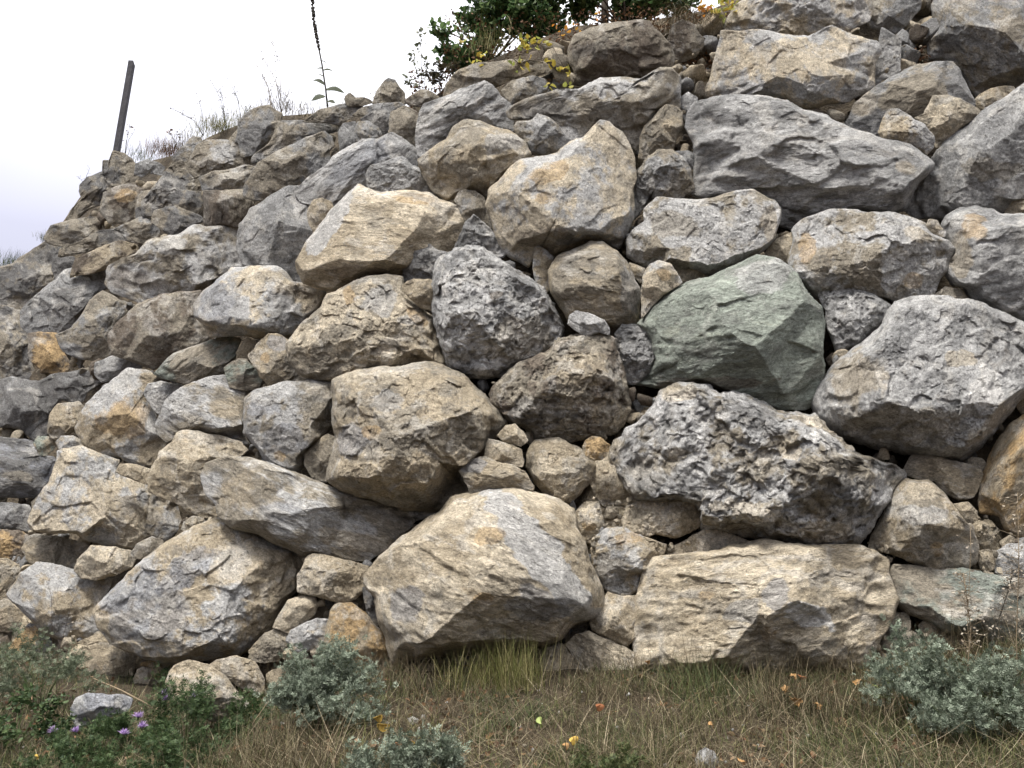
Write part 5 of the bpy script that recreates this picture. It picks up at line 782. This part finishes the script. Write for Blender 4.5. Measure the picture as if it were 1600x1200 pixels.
for a in ((1240, 1057, .06, OL, 'oak leaf at the top of the small oak seedling cluster'), (1254, 1058, .05, RL, 'rusty oak leaf at the upper right of the seedling cluster'), (1226, 1078, .06, OL, 'oak leaf at the left of the seedling cluster'), (1245, 1095, .075, OL, 'yellowish oak leaf at the bottom of the seedling cluster'), (1277, 1102, .06, OL, 'oak leaf at the lower right of the seedling cluster'), (1336, 1065, .05, OL, 'orange oak leaf between the seedling cluster and the lime leaves'),
          (1388, 1063, .065, GL, 'large lime-green leaf left of the silvery bush'), (1368, 1074, .055, GL, 'lime-green leaf at the left end of the lime sprig'), (1375, 1088, .05, GL, 'lowest leaf of the lime sprig')): fallen(*a, lobed=True)
# purple flowers
def flower(px, py, bpx, bpy, label):
    b = groundpt(bpx, bpy+18); d = dirs(px, py); t = ORG+d*(b[1]/d[1]); root = empty('purple_flower', tuple(b)); tag(root, label, 'flower', 'purple flowers in the weeds'); q = Vector(t-b); bm = bmesh.new()
    tube(bm, [(0, 0, 0), q*.5+Vector((.01, 0, .01)), q*.98], .002, .0015, 5); bm_obj('stem', bm, GSTALK, root); bm = bmesh.new(); tube(bm, [q*.94, q*.97, q], .004, .008, 7); bm_obj('bud', bm, GSTALK, root)
    n = 70; strips('petals', np.tile(np.array(q), (n, 1)), RN.uniform(.022, .044, n), RN.uniform(0, 6.28, n), RN.uniform(.1, 1.3, n), RN.uniform(0, .6, n), np.full(n, .008), PURP, 3, parent=root)
for a in ((257, 1083, 'purple flower at the upper left of the trio above the weeds'), (271, 1077, 'highest purple flower of the trio above the weeds'), (259, 1094, 'lowest purple flower of the trio above the weeds'), (216, 1121, 'faded purple flower between the trio and the loose grey stone'), (222, 1137, 'purple flower below the faded one'), (193, 1148, 'pale purple flower low in the weeds'), (82, 1144, 'deep purple flower near the left corner'), (118, 1144, 'small lilac flower right of the deep purple one'), (303, 1092, 'faded lilac flower right of the trio')): flower(a[0], a[1], a[0]+R.uniform(-12, 12), a[1]+55, a[2])
# dry stalks and a fallen stick
def stalk(pts, label, r=.004, seeds=0, mat=STALK, depth=None):
    b = groundpt(*pts[0]); root = empty('dry_stalk', tuple(b)); tag(root, label, 'dry stalk'); W_ = []
    for x, y in pts: d = dirs(x, y); W_.append(Vector(ORG+d*(b[1]/d[1])-b))
    bm = bmesh.new(); tube(bm, W_, r, r*.5, 5); LP = []
    for k in range(seeds): f = R.uniform(.35, 1)*(len(W_)-1); j = min(int(f), len(W_)-2); p = W_[j].lerp(W_[j+1], f-j); q = p+Vector((R.gauss(0, .03), R.gauss(0, .03), R.uniform(-.02, .04))); tube(bm, [p, q], r*.35, r*.25, 3); LP.append(q[:])
    bm_obj('stem', bm, mat, root)
    if LP: leaf_cards('seed_heads', np.array(LP), RN.uniform(.01, .022, len(LP)), STRAWP, parent=root)
STRAWP = leaf_material('pale_seed', [(.30, .25, .19), (.42, .37, .30), (.22, .17, .12)], .8, .2)
stalk([(1512, 1130), (1512, 1040), (1517, 985), (1510, 930), (1505, 895)], 'dry branching stalk with fluffy seeds before the greenish layered boulder', seeds=120)
stalk([(1535, 1120), (1542, 1030), (1560, 970), (1578, 915), (1583, 890)], 'dark dry stalk with drooping pale seeds near the right edge', seeds=90, mat=DSTALK)
stalk([(1592, 1130), (1588, 1000), (1592, 880), (1590, 770)], 'tall thin pinkish dry stalk at the right edge', r=.003, seeds=110)
stalk([(1515, 1100), (1512, 960), (1517, 860), (1516, 820)], 'thin bare stalk crossing the foot of the triangular boulder', r=.002, seeds=14)
stalk([(90, 1090), (82, 1000), (80, 930), (70, 900)], 'fine dry stalk in front of the pale grey-tan boulder', r=.002, seeds=20, mat=BARK)
stalk([(60, 1090), (95, 1010), (110, 950), (130, 890)], 'second fine dry stalk leaning right before the pale grey-tan boulder', r=.002, seeds=16, mat=BARK)
stalk([(400, 1200), (395, 1130), (420, 1095)], 'bent grey twig below the warm tan boulder', r=.003)
def stick():
    a = groundpt(236, 1118); a = a+np.array([0, 0, .06]); d = dirs(146, 1060); c = ORG+d*((a[1]+.25)/d[1]); bm = bmesh.new(); v = Vector(c-a); tube(bm, [(0, 0, 0), v*.5+Vector((0, 0, .01)), v], .006, .004, 7); tube(bm, [v*.7, v*.85+Vector((.02, 0, .06))], .003, .002, 5)
    o = bm_obj('fallen_stick', bm, STALK, loc=tuple(a)); tag(o, 'pale broken stick slanting over the loose blue-grey stone', 'stick')
stick()
SC.render.engine = 'CYCLES'
